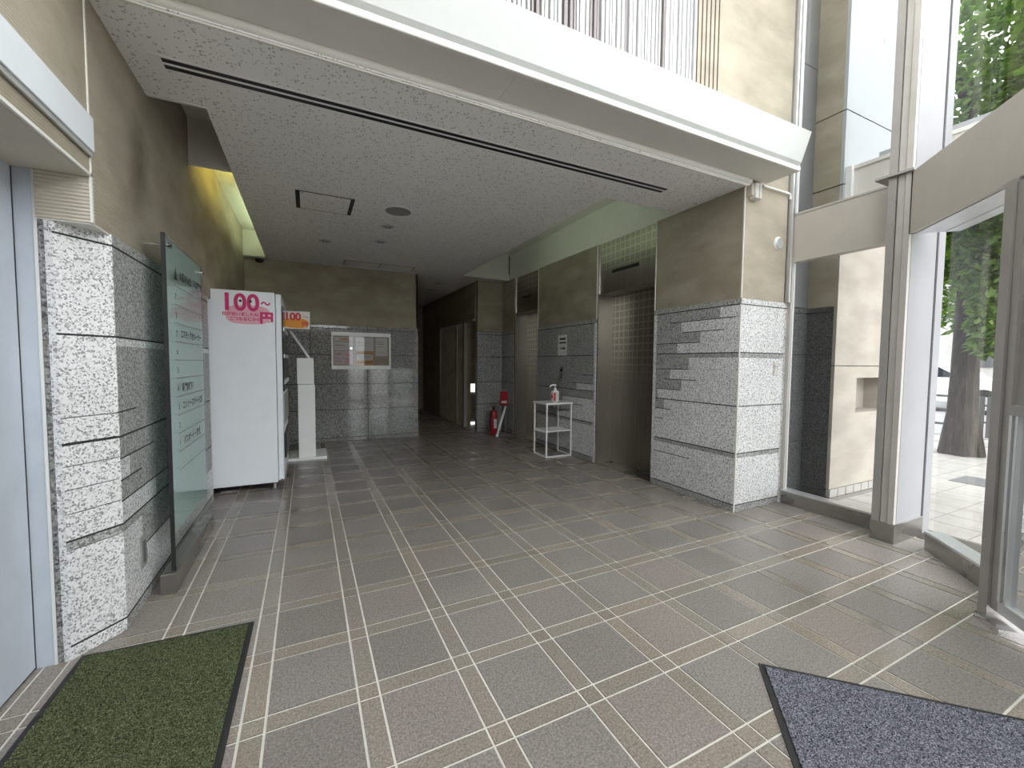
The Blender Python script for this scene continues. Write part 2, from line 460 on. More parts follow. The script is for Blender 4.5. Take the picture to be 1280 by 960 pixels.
for i in range(-4, 14):
    for j in range(-7, 27):
        xb, yb = GX0+P*i, GY0+P*j
        for nm, (x0, x1, y0, y1) in (('corner_tile', (xb, xb+B, yb, yb+B)), ('band_tile', (xb+B, xb+P, yb, yb+B)),
                                     ('band_tile', (xb, xb+B, yb+B, yb+P)), ('floor_tile', (xb+B, xb+P, yb+B, yb+P))):
            if (yb+yb+P)/2 > 11: continue
            poly = floor_piece(x0+J, x1-J, y0+J, y1-J)
            if len(poly) < 3 or area(poly) < 4e-4: continue
            cx, cy = (x0+x1)/2, (y0+y1)/2
            # drop what lies wholly under walls
            if cy > 2.5 and cx < XL-.1 and not (4.2 < cy < 5.6): continue
            if 3.4 < cx and cy > 2.45: continue
            pieces[nm].append((seen(cx, cy), cx, cy, poly, area(poly) > .999*(x1-x0-2*J)*(y1-y0-2*J), (x1-x0, y1-y0)))
shared = {}
LIM = {'floor_tile': 298, 'band_tile': 298, 'corner_tile': 150}
for nm, lst in pieces.items():
    lst.sort(key=lambda t: -t[0])
    m = 'tile_field' if nm == 'floor_tile' else 'tile_band'
    rest = MB(); nrest = 0
    for k, (s, cx, cy, poly, full, dim) in enumerate(lst):
        if k < LIM[nm] and s > 0:
            key = (nm, round(dim[0], 4), round(dim[1], 4))
            if full and key in shared: me = shared[key]
            else:
                mb = MB().prism([(p[0]-cx, p[1]-cy) for p in poly], -.0032, 0)
                bmesh.ops.recalc_face_normals(mb.bm, faces=list(mb.bm.faces))
                me = bpy.data.meshes.new(nm); mb.bm.to_mesh(me); mb.bm.free(); me.materials.append(MATS[m])
                if full: shared[key] = me
            o = bpy.data.objects.new(nm, me); o.location = (cx, cy, 0); o.parent = floor; COL.objects.link(o)
        else:
            rest.prism(poly, -.0032, 0); nrest += 1
    if nrest:
        o = rest.build(nm, m, floor); o['kind'] = 'stuff'

# ------------------------------------------------------------------ granite faces
GZ = (.06, .50, .90, 1.35, 1.75, 1.80)
def slab(parent, axis, face, a0, a1, z0, z1, mat='granite_smooth', name='granite_slab', d=.012, gap=.002, out=-1):
    """a granite slab on plane axis=face, running a0..a1 along the other axis; out = side its face looks to"""
    back = face - out*d
    if axis == 'x': lo, hi = (face, a0+gap, z0+gap), (back, a1-gap, z1-gap)
    else: lo, hi = (a0+gap, face, z0+gap), (a1-gap, back, z1-gap)
    return box(name, lo, hi, mat, parent)
def groove(parent, axis, face, a0, a1, z, out=-1, h=.0035):
    f0, f1 = face+out*.0006, face-out*.004
    if axis == 'x': return box('cut_line', (f0, a0, z-h), (f1, a1, z+h), 'joint_dark', parent)
    return box('cut_line', (a0, f0, z-h), (a1, f1, z+h), 'joint_dark', parent)

# ---- right-hand wall: near pier, panel between the elevators, far return
wr = struct('wall_right', 'beige and granite wall holding the two elevators', 'wall',
    MB().box((XR+.014, YF+.014, -.02), (3.84, 3.25, ZC)).box((XR+.014, 4.21, -.02), (4.1, 5.68, ZC))
        .box((XR+.014, 6.50, -.02), (4.1, YB+.1, ZC)).box((XR+.06, 2.98, ZC+.0), (4.1, 7.08, 3.2)).box((3.60, 3.25, -.02), (4.1, 4.21, 2.75)).box((3.60, 5.68, -.02), (4.1, 6.5, 2.75)), 'joint_dark')
def plaster_on(parent, lo, hi, mat='beige_plaster', name='plaster'): return box(name, lo, hi, mat, parent)
plaster_on(wr, (XR+.006, YF+.004, 1.80), (XR+.02, 3.25, ZC))
plaster_on(wr, (XR+.004, YF+.005, 1.80), (3.80, YF+.02, 6.0), 'lit_plaster')
plaster_on(wr, (XR+.006, 4.215, 1.80), (XR+.02, 5.68, ZC))
plaster_on(wr, (XR+.006, 6.50, 1.80), (XR+.02, YB, ZC))
# light cove face above the elevators
box('cove_face', (XR+.03, 2.99, ZC), (XR+.07, 6.76, 3.16), 'trough_paint', wr)
box('corner_bead', (XR, YF-.001, 1.80), (XR+.010, YF+.008, 2.72), 'moulding', wr)
box('edge_bead', (XR, 3.243, 1.80), (XR+.012, 3.254, 2.70), 'moulding', wr)
box('edge_bead', (XR, 4.208, 1.80), (XR+.012, 4.22, 2.70), 'moulding', wr)
box('edge_bead', (XR, 5.67, 1.80), (XR+.012, 5.682, 2.70), 'moulding', wr)
# near pier, face towards the camera (y = YF)
def pier_front(parent, face, x0, x1, mats=None):
    slab(parent, 'y', face, x0, x1, 1.75, 1.80, 'granite_smooth')
    for z0, z1 in ((1.35, 1.75), (.90, 1.31), (.50, .90), (.06, .465)):
        slab(parent, 'y', face, x0, x1-.045, z0, z1)
    slab(parent, 'y', face, x0, x1-.045, 1.31, 1.35, 'granite_rough', gap=.001)
    slab(parent, 'y', face, x0, x1-.045, .465, .50, 'granite_rough', gap=.001)
    slab(parent, 'y', face, x0, x1-.045, 0, .06, 'granite_rough', 'skirting_slab')
    slab(parent, 'y', face, x1-.045, x1, 0, 1.75, 'granite_smooth', 'edge_slab')
pier_front(wr, YF, XR+.012, 3.86)
# near pier, face towards the lobby (x = XR): pieces of two finishes with 10 cm cut lines
def mosaic(parent, face, rows, out=-1):
    """rows: list of (z0, z1, [(a0, a1, finish), ...])"""
    for z0, z1, segs in rows:
        for a0, a1, k in segs:
            slab(parent, 'x', face, a0, a1, z0, z1, 'granite_rough' if k else 'granite_smooth', gap=.0006, out=out)
ya, yb = YF, 3.205
mosaic(wr, XR, [
    (1.752, 1.80, [(ya, 3.25, 1)]),
    (1.65, 1.748, [(ya, 2.48, 0), (2.48, yb, 1)]),
    (1.55, 1.65, [(ya, 2.90, 0), (2.90, yb, 1)]),
    (1.45, 1.55, [(ya, 2.68, 0), (2.68, yb, 1)]),
    (1.352, 1.45, [(ya, 2.94, 0), (2.94, yb, 1)]),
    (1.31, 1.348, [(ya, yb, 1)]),
    (1.20, 1.31, [(ya, 2.80, 0), (2.80, yb, 1)]),
    (1.10, 1.20, [(ya, 3.02, 0), (3.02, yb, 1)]),
    (1.00, 1.10, [(ya, 2.88, 0), (2.88, yb, 1)]),
    (.902, 1.00, [(ya, 3.18, 0), (3.18, yb, 1)]),
    (.80, .898, [(ya, 3.09, 0), (3.09, yb, 1)]),
    (.502, .80, [(ya, 2.58, 0), (2.58, yb, 0)]),
    (.46, .498, [(ya, yb, 1)]),
    (.062, .46, [(ya, 2.58, 0), (2.58, yb, 0)]),
])
slab(wr, 'x', XR, ya, 3.25, 0, .06, 'granite_rough', 'skirting_slab')
slab(wr, 'x', XR, 3.208, 3.25, .06, 1.75, 'granite_smooth', 'edge_slab')
for a0, a1, z in ((2.335, 3.04, 1.65), (2.436, 2.89, 1.55), (2.68, 3.205, 1.45), (2.80, 3.205, 1.20), (2.71, 3.10, 1.10), (2.89, 3.205, 1.0), (3.0, 3.205, .80), (3.10, 3.205, .70), (2.76, 3.205, .36)):
    groove(wr, 'x', XR, a0, a1, z)
box('arris_bead', (XR-.0015, YF-.0015, 0), (XR+.009, YF+.009, 1.75), 'moulding', wr)
# panel between the elevators
ya, yb = 4.255, 5.68
mosaic(wr, XR, [
    (1.752, 1.80, [(4.21, yb, 1)]),
    (1.352, 1.748, [(ya, yb, 1)]),
    (1.31, 1.348, [(ya, yb, 1)]),
    (1.10, 1.31, [(ya, yb, 1)]),
    (.99, 1.10, [(ya, yb, 1)]),
    (.902, .99, [(ya, 4.62, 0), (4.62, yb, 1)]),
    (.80, .898, [(ya, yb, 1)]),
    (.70, .80, [(ya, 4.95, 0), (4.95, yb, 1)]),
    (.60, .70, [(ya, 5.2, 0), (5.2, yb, 1)]),
    (.502, .60, [(ya, 5.1, 0), (5.1, yb, 1)]),
    (.46, .498, [(ya, yb, 1)]),
    (.062, .46, [(ya, yb, 0)]),
])
slab(wr, 'x', XR, ya, yb, 0, .06, 'granite_rough', 'skirting_slab')
slab(wr, 'x', XR, 4.21, 4.252, 0, 1.75, 'granite_smooth', 'edge_slab')
for a0, a1, z in ((ya, 4.49, 1.10), (ya, 4.76, .99), (ya, 5.0, .80), (4.46, 4.95, .70), (4.8, 5.3, .60)):
    groove(wr, 'x', XR, a0, a1, z)
for z in (.06, .50, .90, 1.35, 1.75):
    groove(wr, 'x', XR, 4.255, 5.68, z, h=.0045); groove(wr, 'x', XR, YF, 3.205, z, h=.0045); groove(wr, 'y', YF, XR+.012, 3.815 if z < 1.7 else 3.86, z, h=.004)
# far return after the second elevator and the column face beyond it
for z0, z1 in zip((0,)+GZ[:-1], GZ):
    slab(wr, 'x', XR, 6.50, YB, z0, z1, 'granite_rough', gap=.005)
wcr = struct('wall_corridor_right', 'beige corridor wall beyond the far elevator with a granite-faced end', 'wall',
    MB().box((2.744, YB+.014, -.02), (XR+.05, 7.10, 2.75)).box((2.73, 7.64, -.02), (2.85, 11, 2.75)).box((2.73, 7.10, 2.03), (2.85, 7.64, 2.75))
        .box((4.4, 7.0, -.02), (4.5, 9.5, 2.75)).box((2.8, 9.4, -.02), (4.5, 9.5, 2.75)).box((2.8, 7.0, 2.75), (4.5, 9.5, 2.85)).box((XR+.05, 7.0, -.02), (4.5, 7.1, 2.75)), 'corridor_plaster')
box('joint_backing', (2.742, YB+.010, 0), (XR+.02, YB+.0145, 1.80), 'joint_dark', wcr)
box('room_floor', (2.78, 7.1, -.03), (4.45, 9.45, -.002), 'plastic_grey', floor)
for z0, z1 in zip((0,)+GZ[:-1], GZ):
    slab(wcr, 'y', YB, 2.73, XR, z0, z1, 'granite_rough', gap=.005)
    slab(wcr, 'x', 2.73, YB, 7.09, z0, z1, 'granite_rough')
plaster_on(wcr, (2.736, YB+.006, 1.80), (XR, YB+.02, ZC))

# ---- back wall
wb = struct('wall_back', 'back wall of beige plaster over polished grey granite slabs', 'wall',
    MB().box((-1.3, YB+.014, -.02), (1.66, 11, 3.2)), 'joint_dark')
xs = (-.765, .05, .864, 1.67)
for z0, z1 in zip((0,)+GZ[:-1], GZ):
    for x0, x1 in zip(xs, xs[1:]):
        slab(wb, 'y', YB, x0, x1, z0, z1, 'granite_polished', gap=.005)
for z0, z1 in zip((0,)+GZ[:-1], GZ): slab(wb, 'x', 1.67, YB+.012, 7.45, z0, z1, 'granite_rough', out=1)
plaster_on(wb, (-.78, YB+.006, 1.80), (1.665, YB+.02, ZC))
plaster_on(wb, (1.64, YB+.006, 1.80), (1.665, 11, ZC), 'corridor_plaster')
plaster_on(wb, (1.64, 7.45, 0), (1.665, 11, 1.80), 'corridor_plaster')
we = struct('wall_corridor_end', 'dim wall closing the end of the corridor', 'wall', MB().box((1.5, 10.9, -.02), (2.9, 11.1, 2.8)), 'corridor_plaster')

# ---- left wall
YV = 4.42
wl = struct('wall_left', 'left wall of beige plaster over pale granite with a chamfered corner', 'wall',
    MB().box((-1.3, 2.47, -.02), (XL-.014, YV, 1.80)).box((-1.3, 2.31, 1.80), (XL-.014, YB+.05, 3.2)).box((-1.3, YV, -.02), (-1.02, YB+.05, 1.85))
        .box((-1.3, -1.0, 1.99), (XL-.014, 2.31, 6.0)).box((-1.3, -1.0, -.02), (-1.02, 2.47, 2.0)).box((-1.3, -1.0, -.02), (XL-.014, .9, 2.0)).box((-1.3, 2.335, -.02), (-.91, 2.5, 1.8)), 'joint_dark')
plaster_on(wl, (XL-.02, 2.294, 1.80), (XL-.006, YB, 3.2), 'sooty_plaster')
plaster_on(wl, (XL-.02, -1.0, 1.99), (XL-.006, 2.294, 6.0))
plaster_on(wl, (XL-.02, 2.294, 2.7), (XL-.006, 2.33, 6.0))
box('ribbed_return', (-.935, 2.291, 1.80), (XL-.003, 2.31, 1.99), 'beige_ribbed', wl)
box('ledge_underside', (-.935, 2.296, 1.794), (XL-.006, 2.47, 1.801), 'moulding', wl)
box('corner_bead', (XL-.010, 2.288, 1.80), (XL-.002, 2.297, 2.70), 'moulding', wl)
box('lintel_bead', (XL-.012, -1.0, 1.983), (XL-.002, 2.297, 1.995), 'moulding', wl)
box('lintel_soffit', (-1.02, -1.0, 1.98), (XL-.012, 2.294, 1.99), 'beige_plain', wl)
# light panel over the door
mosaic(wl, XL, [
    (1.752, 1.80, [(2.46, YV, 1)]),
    (1.352, 1.748, [(2.46, 3.3, 1), (3.3, YV, 1)]),
    (1.31, 1.348, [(2.46, YV, 0)]),
    (1.012, 1.31, [(2.46, YV, 1)]),
    (.902, 1.012, [(2.46, YV, 1)]),
    (.80, .898, [(2.46, YV, 1)]),
    (.70, .80, [(2.46, 2.57, 0), (2.57, YV, 1)]),
    (.605, .70, [(2.46, YV, 1)]),
    (.502, .605, [(2.46, 2.93, 0), (2.93, YV, 1)]),
    (.46, .498, [(2.46, YV, 1)]),
    (.30, .46, [(2.46, 2.70, 0), (2.70, YV, 1)]),
    (.20, .30, [(2.46, 2.72, 0), (2.72, YV, 0)]),
    (.062, .20, [(2.46, YV, 0)]),
], out=1)
slab(wl, 'x', XL, 2.46, YV, 0, .06, 'granite_rough', 'skirting_slab', out=1)
for a0, a1, z in ((2.46, 2.68, 1.012), (2.46, 2.91, .80), (2.46, 2.715, .70), (2.46, 3.3, .605), (2.72, 3.3, .30)):
    groove(wl, 'x', XL, a0, a1, z, out=1)
box('edge_slab', (-1.02, YV-.002, 0), (XL, YV+.03, 1.80), 'granite_smooth', wl)
for z in (.06, .50, .90, 1.35, 1.75): groove(wl, 'x', XL, 2.46, YV, z, out=1, h=.0045)
# chamfered granite corner beside the door: prism slabs
CA, CB = Vector((-.895, 2.30)), Vector((XL, 2.462))
def chamfer(z0, z1, mat, a=0.0, b=1.0, g=.002, nm='granite_slab'):
    p = CA.lerp(CB, a); q = CA.lerp(CB, b); n = Vector((-(CB-CA).y, (CB-CA).x)).normalized()
    r, s = q+n*.03, p+n*.03
    return MB().prism([tuple(p), tuple(q), tuple(r), tuple(s)], z0+g, z1-g).build(nm, mat, wl)
for z0, z1, m in ((1.752, 1.80, 'granite_smooth'), (1.352, 1.748, 'granite_smooth'), (1.01, 1.35, 'granite_smooth'), (.905, 1.01, 'granite_smooth'), (.81, .90, 'granite_smooth'),
                  (.712, .81, 'granite_smooth'), (.612, .712, 'granite_smooth'), (.502, .612, 'granite_smooth'), (.46, .498, 'granite_rough'), (.062, .46, 'granite_smooth'), (0, .06, 'granite_smooth')):
    chamfer(z0, z1, m)
box('edge_slab', (-.917, 2.30, 0), (-.895, 2.33, 1.80), 'granite_smooth', wl)
box('return_slab', (-.935, 2.302, 0), (-.9175, 2.33, 1.80), 'granite_polished', wl)
for z in (.06, .50, .90, 1.35, 1.75):
    n_ = Vector(((CB-CA).y, -(CB-CA).x)).normalized()*.0008
    MB().prism([tuple(CA+n_), tuple(CB+n_), tuple(CB-n_*4), tuple(CA-n_*4)], z-.004, z+.004).build('cut_line', 'joint_dark', wl)
# steel door on the left
d1 = thing('door_1', 'pale blue-grey steel door in a recess beside the granite corner', 'door', (-1.0, 1.6, 0), kind='structure')
box('leaf', (-1.02, .95, .008), (-1.0, 2.296, 2.05), 'door_blue_grey', d1)
box('door_frame', (-1.02, 2.30, 0), (-.935, 2.325, 2.0), 'door_blue_grey', d1)
box('leaf_gap', (-1.018, 2.2945, 0), (-.9985, 2.3005, 2.05), 'black', d1)
box('door_header', (-1.02, .95, 2.05), (-.935, 2.30, 2.075), 'door_blue_grey', d1)
box('frame_edge', (-.945, 2.297, 0), (-.935, 2.31, 1.985), 'white_paint', d1)
lp = thing('wall_light_panel', 'flat white rectangular panel on the beige lintel over the steel door', 'panel', (XL, 1.6, 2.14))
box('face_plate', (XL-.004, 1.0, 2.077), (XL+.012, 2.288, 2.212), 'vending_white', lp, .002)
box('lower_rail', (XL-.004, 1.0, 2.058), (XL+.006, 2.285, 2.077), 'pole_grey', lp)

# ---- ceiling with its two light coves
ceil_mb = MB()
TY0, TY1, TX = 3.02, 6.88, -.5
RY0, RY1, RX = 3.0, 6.75, 2.37
ceil_mb.box((XL-.01, 2.26, ZC), (TX, TY0, ZC+.1)).box((XL-.01, TY1, ZC), (TX, YB+.02, ZC+.1))
ceil_mb.box((TX, 2.26, ZC), (RX, YB+.02, ZC+.1))
ceil_mb.box((RX, 2.26, ZC), (XR+.02, RY0, ZC+.1)).box((RX, RY1, ZC), (XR+.02, YB+.02, ZC+.1))
ceil_mb.box((1.63, YB+.02, ZC), (2.8, 11, ZC+.1))
ceiling = struct('ceiling', 'grey pitted acoustic ceiling over the elevator lobby', 'ceiling', ceil_mb, 'acoustic_ceiling')
def cove(x0, x1, y0, y1, ztop, inner):
    box('cove_top', (x0-.02, y0-.02, ztop), (x1+.02, y1+.02, ztop+.04), 'trough_paint', ceiling)
    box('cove_side', (inner-.01, y0-.02, ZC+.1), (inner+.01, y1+.02, ztop), 'trough_paint', ceiling)
    box('cove_end', (x0-.02, y0-.02, ZC+.1), (x1+.02, y0, ztop), 'trough_paint', ceiling)
    box('cove_end', (x0+.062 if x0 > 0 else x0, y1-.012, ZC+.001), (x1-.03 if x0 > 0 else x1-.062, y1-.001, ztop), 'trough_paint', ceiling)
cove(XL-.006, TX+.06, TY0, TY1, 3.05, TX+.07)
cove(RX-.06, XR+.03, RY0, RY1, 3.14, RX-.07)
box('baffle', (XL-.004, 3.92, ZC+.0), (TX+.06, 3.935, 3.05), 'soffit_paint', ceiling)
box('end_trim', (XL-.004, 3.0, ZC-.004), (TX, TY0, ZC), 'moulding', ceiling)
rf = thing('added_skylight', 'unseen glazed roof added to let daylight into the double-height entrance', 'skylight', (1.5, .7, 6.0), kind='structure')  # added out of view to bring more daylight into the entrance
for k in range(5):
    box('roof_beam', (-1.3+1.35*k, YREAR-.1, 5.85), (-1.22+1.35*k, 2.5, 6.05), 'mullion_grey', rf)
    if k < 4: box('roof_pane', (-1.22+1.35*k, YREAR-.1, 6.0), (.05+1.35*k, 2.5, 6.01), 'clear_glass', rf)
struct('light_block_slab', 'unseen slab added above the lobby to block sky light', 'floor', MB().box((-1.4, 2.46, 3.22), (3.86, 11.2, 3.4)), 'soffit_paint')  # unseen cover put in to stop sky light leaking from above

# tubes in the coves
def tube_lamp(name, label, x, z, spans):
    t = thing(name, label, 'light', (x, spans[0][0], z), 'fluorescent tubes in the ceiling coves')
    for y0, y1, m in spans:
        MB().cyl((x, y0, z), (x, y1, z), .013, seg=10).build('tube', m, t, True)
        box('batten', (x-.03, y0, z-.04), (x+.03, y1, z-.018), 'white_paint', t)
tube_lamp('cove_lamp', 'fluorescent tubes hidden in the cove along the plaster wall beside the vending machine', TX+.03, ZC+.16, [(4.05, 5.05, 'tube_yellow'), (5.25, 6.7, 'tube_pale')])
tube_lamp('cove_lamp', 'fluorescent tubes hidden in the cove above the elevators', RX-.03, ZC+.17, [(3.4, 4.6, 'tube_green'), (4.8, 5.4, 'tube_green')])

# ---- ledge over the lobby opening and upper wall
wu = struct('wall_upper', 'upper wall above the ledge with ribbed and beige areas', 'wall', MB().box((-1.3, YF+.022, 2.72), (3.83, 2.42, 6.0)), 'slat_gap')
box('rib_backing', (-.8, YF+.004, 2.74), (2.60, YF+.022, 6.0), 'slat_gap', wu)
x = .35
while x < 2.56:
    wd = random.choice((.017, .020, .024, .014))
    h = random.choice((.022, .028, .034))
    box('slat', (x, YF+.004-h, 2.95), (x+wd, YF+.006, 6.0), random.choice(('slat_white', 'slat_white', 'slat_white', 'slat_white', 'slat_mauve')), wu)
    x += wd + random.choice((.008, .012, .018, .012))
plaster_on(wu, (2.56, YF-.004, 2.74), (XR+.01, YF+.022, 6.0), 'lit_plaster')
for k in range(7): box('thin_strip', (2.57+.045*k, YF-.008, 2.95), (2.577+.045*k, YF-.003, 6.0), 'slat_gap', wu)
led = struct('trim_1', 'white ledge and soffit running above the lobby opening', 'trim', MB().extr([(-1.0, 2.0, 2.755), (-1.0, 1.965, 2.79), (-1.0, 1.90, 2.985), (-1.0, 2.28, 2.985), (-1.0, 2.28, 2.755)], (4.40, 0, 0)), 'white_fascia')
box('soffit', (-1.0, 2.005, 2.742), (1.0, 2.25, 2.757), 'soffit_paint', led); box('soffit', (1.002, 2.005, 2.742), (3.43, 2.25, 2.757), 'soffit_paint', led)
box('lip', (-1.0, 1.985, 2.738), (3.43, 2.012, 2.775), 'moulding', led, .004)
mb = MB().cyl((-1.0, 2.262, 2.728), (3.24, 2.262, 2.728), .022, seg=16); mb.build('round_moulding', 'moulding', led, True)
box('edge_batten', (-1.0, 2.268, 2.692), (3.22, 2.282, 2.76), 'moulding', led)

# ------------------------------------------------------------------ elevators
def elevator(name, y0, y1, label):
    e = thing(name, label, 'elevator door', (XR+.02, (y0+y1)/2, 0), kind='structure')
    xd = 3.47
    box('jamb', (XR+.02, y1-.012, 0), (xd+.03, y1+.004, 2.70), 'stainless', e)
    box('jamb', (XR+.02, y0-.004, 0), (xd+.03, y0+.012, 2.70), 'stainless', e)
    hd = box('header_panel', (XR+.03, y0+.012, 2.10), (XR+.06, y1-.03, 2.70), 'etched_header', e, .002)
    box('indicator_slot', (XR+.024, y0+.27, 2.315), (XR+.031, y1-.25, 2.350), 'black', hd)
    box('header_soffit', (XR+.06, y0+.01, 2.10), (xd+.03, y1-.01, 2.125), 'stainless', e)
    ym = (y0+y1)/2
    box('door_panel', (xd, y0+.01, .006), (xd+.03, ym-.002, 2.10), 'etched_door', e)
    box('door_panel', (xd, ym+.002, .006), (xd+.03, y1-.01, 2.10), 'etched_door', e)
    box('door_sill', (XR+.03, y0+.01, -.003), (xd, y1-.01, .004), 'kick_steel', e)
    box('header_edge', (XR+.026, y1-.03, 2.10), (XR+.06, y1-.012, 2.70), 'chrome', e)
    return e
elevator('door_2', 3.25, 4.21, 'stainless elevator door with etched squares next to the end pier')
elevator('door_3', 5.68, 6.50, 'dark stainless elevator door next to the corridor')

# corridor door and dark room beyond, counter top and plinth made to glow
d4 = thing('door_4', 'flat beige corridor door standing in its steel frame', 'door', (2.72, 7.9, 0), kind='structure')
box('leaf', (2.715, 8.10, .01), (2.73, 9.2, 2.0), 'beige_plain', d4)
box('door_frame', (2.70, 8.04, 0), (2.735, 8.10, 2.03), 'steel_frame', d4)
box('door_frame', (2.70, 9.2, 0), (2.735, 9.26, 2.03), 'steel_frame', d4)
box('door_header', (2.70, 7.10, 2.0), (2.735, 9.26, 2.04), 'steel_frame', d4)
box('door_frame', (2.70, 7.60, 0), (2.76, 7.70, 2.03), 'steel_frame', d4)
box('side_panel', (2.715, 7.70, 0), (2.73, 8.04, 2.0), 'beige_plain', d4)
cab = thing('white_counter', 'white counter with self-glowing edges glimpsed through the dark corridor doorway', 'counter', (3.1, 8.05, 0))
box('counter_top', (2.90, 7.86, .655), (3.35, 8.3, .80), 'glow_white', cab); box('counter_body', (2.92, 7.88, .05), (3.33, 8.28, .655), 'steel_frame', cab); box('plinth', (2.90, 7.86, .0), (3.35, 8.3, .05), 'glow_white', cab)

# ------------------------------------------------------------------ glazing by the pier (window_1), fin, transom
def pane(parent, lo, hi, mat='clear_glass', name='glass_pane'): return box(name, lo, hi, mat, parent)
w1 = thing('window_1', 'tall fixed glazing between the granite pier and the steel fin', 'window', (XG, 1.9, 0), kind='structure')
box('sill', (XG-.03, 1.53, 0), (XG+.05, 2.275, .115), 'kick_steel', w1)
box('sill_cap', (XG-.035, 1.53, .115), (XG+.055, 2.275, .13), 'aluminium', w1)
pane(w1, (XG+.008, 1.53, .13), (XG+.016, 2.26, 2.16))
pane(w1, (XG+.008, 1.53, 2.60), (XG+.016, 2.26, 6.0))
box('transom_beam', (XG-.02, 1.52, 2.15), (XG+.06, 2.275, 2.556), 'beam_paint', w1)
box('transom_cap', (XG-.025, 1.52, 2.556), (XG+.065, 2.275, 2.572), 'mullion_grey', w1)
box('post', (3.815, 2.262, 1.80), (3.835, 2.30, 6.0), 'aluminium', w1)
box('post', (3.845, 2.255, 2.56), (3.862, 2.30, 6.0), 'pole_grey', w1)
box('post', (3.87, 2.255, .13), (3.885, 2.30, 6.0), 'white_paint', w1)
box('post', (3.845, 2.26, 0), (3.87, 2.30, 2.2), 'mullion_grey', w1)
fin = thing('trim_2', 'tall steel fin column at the bend of the glazing', 'pillar', (3.7, 1.46, 0), kind='structure')
box('core', (3.69, 1.405, .10), (4.09, 1.525, 6.0), 'mullion_grey', fin)
box('face_panel', (3.70, 1.398, .14), (4.07, 1.406, 6.0), 'fin_panel', fin)
box('ribbed_edge', (3.665, 1.40, .02), (3.70, 1.435, 6.0), 'mullion_grey', fin)
box('ribbed_edge', (3.675, 1.440, .02), (3.70, 1.478, 6.0), 'mullion_grey', fin)
box('ribbed_edge', (3.665, 1.483, .02), (3.70, 1.528, 6.0), 'steel_frame', fin)
box('base_plate', (3.66, 1.392, 0), (4.09, 1.532, .135), 'kick_steel', fin)
box('base_line', (3.66, 1.390, .135), (4.08, 1.41, .142), 'chrome', fin)
box('outer_strip', (4.115, 1.40, 0), (4.22, 1.46, 6.0), 'fin_panel', fin)
box('shadow_gap', (4.09, 1.41, 0), (4.115, 1.47, 6.0), 'black', fin)
box('collar', (3.640, 1.385, 2.556), (3.93, 1.60, 2.572), 'steel_frame', fin)

# ---- diagonal entrance front
def dbox(name, lo, hi, mat, parent, bev=0): return MB().box(lo, hi, bev).xf(DM).build(name, mat, parent)
w2 = thing('window_2', 'side glazing of the entrance between the fin and the door post', 'window', dp(.4, .15), kind='structure')
dbox('sill', (.02, .17, 0), (.84, .27, .115), 'kick_steel', w2)
dbox('sill_cap', (.02, .165, .115), (.84, .275, .13), 'aluminium', w2)
dbox('glass_pane', (.02, .215, .13), (.84, .223, 2.14), 'clear_glass', w2)
dbox('head_rail', (.02, .18, 2.13), (.84, .26, 2.16), 'aluminium', w2)
b2 = tag(MB().box((.012, 0, 2.14), (U_END, .24, 2.55)).xf(DM).build('trim_3', 'beam_paint'), 'deep brown-grey beam over the diagonal entrance', 'beam', kind='structure')
dbox('underside', (.012, .03, 2.134), (.84, .18, 2.141), 'aluminium', b2)
dbox('end_gap', (-.004, .0, 2.14), (.012, .2, 2.55), 'black', b2)
w3 = thing('window_3', 'upper glazing above the diagonal entrance beam', 'window', dp(.8, .2, 2.56), kind='structure')
dbox('glass_pane', (.0, .16, 2.56), (U_END, .168, 6.0), 'clear_glass', w3)
dbox('post', (1.7, .13, 2.55), (1.76, .2, 6.0), 'mullion_grey', w3)
dbox('bottom_rail', (.05, .14, 2.55), (U_END, .19, 2.575), 'aluminium', w3)
d5 = thing('door_5', 'glazed entrance door in a grey metal frame set diagonally', 'door', dp(1.4, .05), kind='structure')
dbox('door_post', (.84, -.01, 0), (.90, .25, 2.14), 'steel_frame', d5)
def leaf(u0, u1, gm='door_glass'):
    lf = dbox('door_leaf', (u0, .0, .06), (u0+.045, .05, 2.12), 'steel_frame', d5)
    dbox('stile', (u1-.045, .0, .06), (u1, .05, 2.12), 'steel_frame', lf)
    dbox('bottom_rail', (u0+.045, .0, .06), (u1-.045, .05, .115), 'aluminium', lf)
    dbox('middle_rail', (u0+.045, .0, 1.02), (u1-.045, .05, 1.07), 'steel_frame', lf)
    dbox('top_rail', (u0+.045, .0, 2.07), (u1-.045, .05, 2.12), 'steel_frame', lf)
    dbox('glass_bead', (u0+.045, -.004, .115), (u0+.062, .03, 1.02), 'aluminium', lf)
    dbox('glass_bead', (u0+.075, .0, .115), (u0+.088, .03, 1.02), 'aluminium', lf)
    dbox('glass_pane', (u0+.045, .02, .115), (u1-.045, .028, 1.02), gm, lf)
    dbox('upper_panel', (u0+.045, .015, 1.07), (u1-.045, .03, 2.07), 'steel_frame', lf)
    dbox('pivot', (u0, -.06, .0), (u0+.16, .04, .03), 'chrome', lf)
leaf(.905, 1.80); leaf(1.81, 2.70, 'clear_glass')
dbox('door_post', (2.71, -.01, 0), (2.78, .25, 2.14), 'steel_frame', d5)
dbox('side_pane', (2.78, .2, .0), (U_END, .208, 2.14), 'clear_glass', d5)
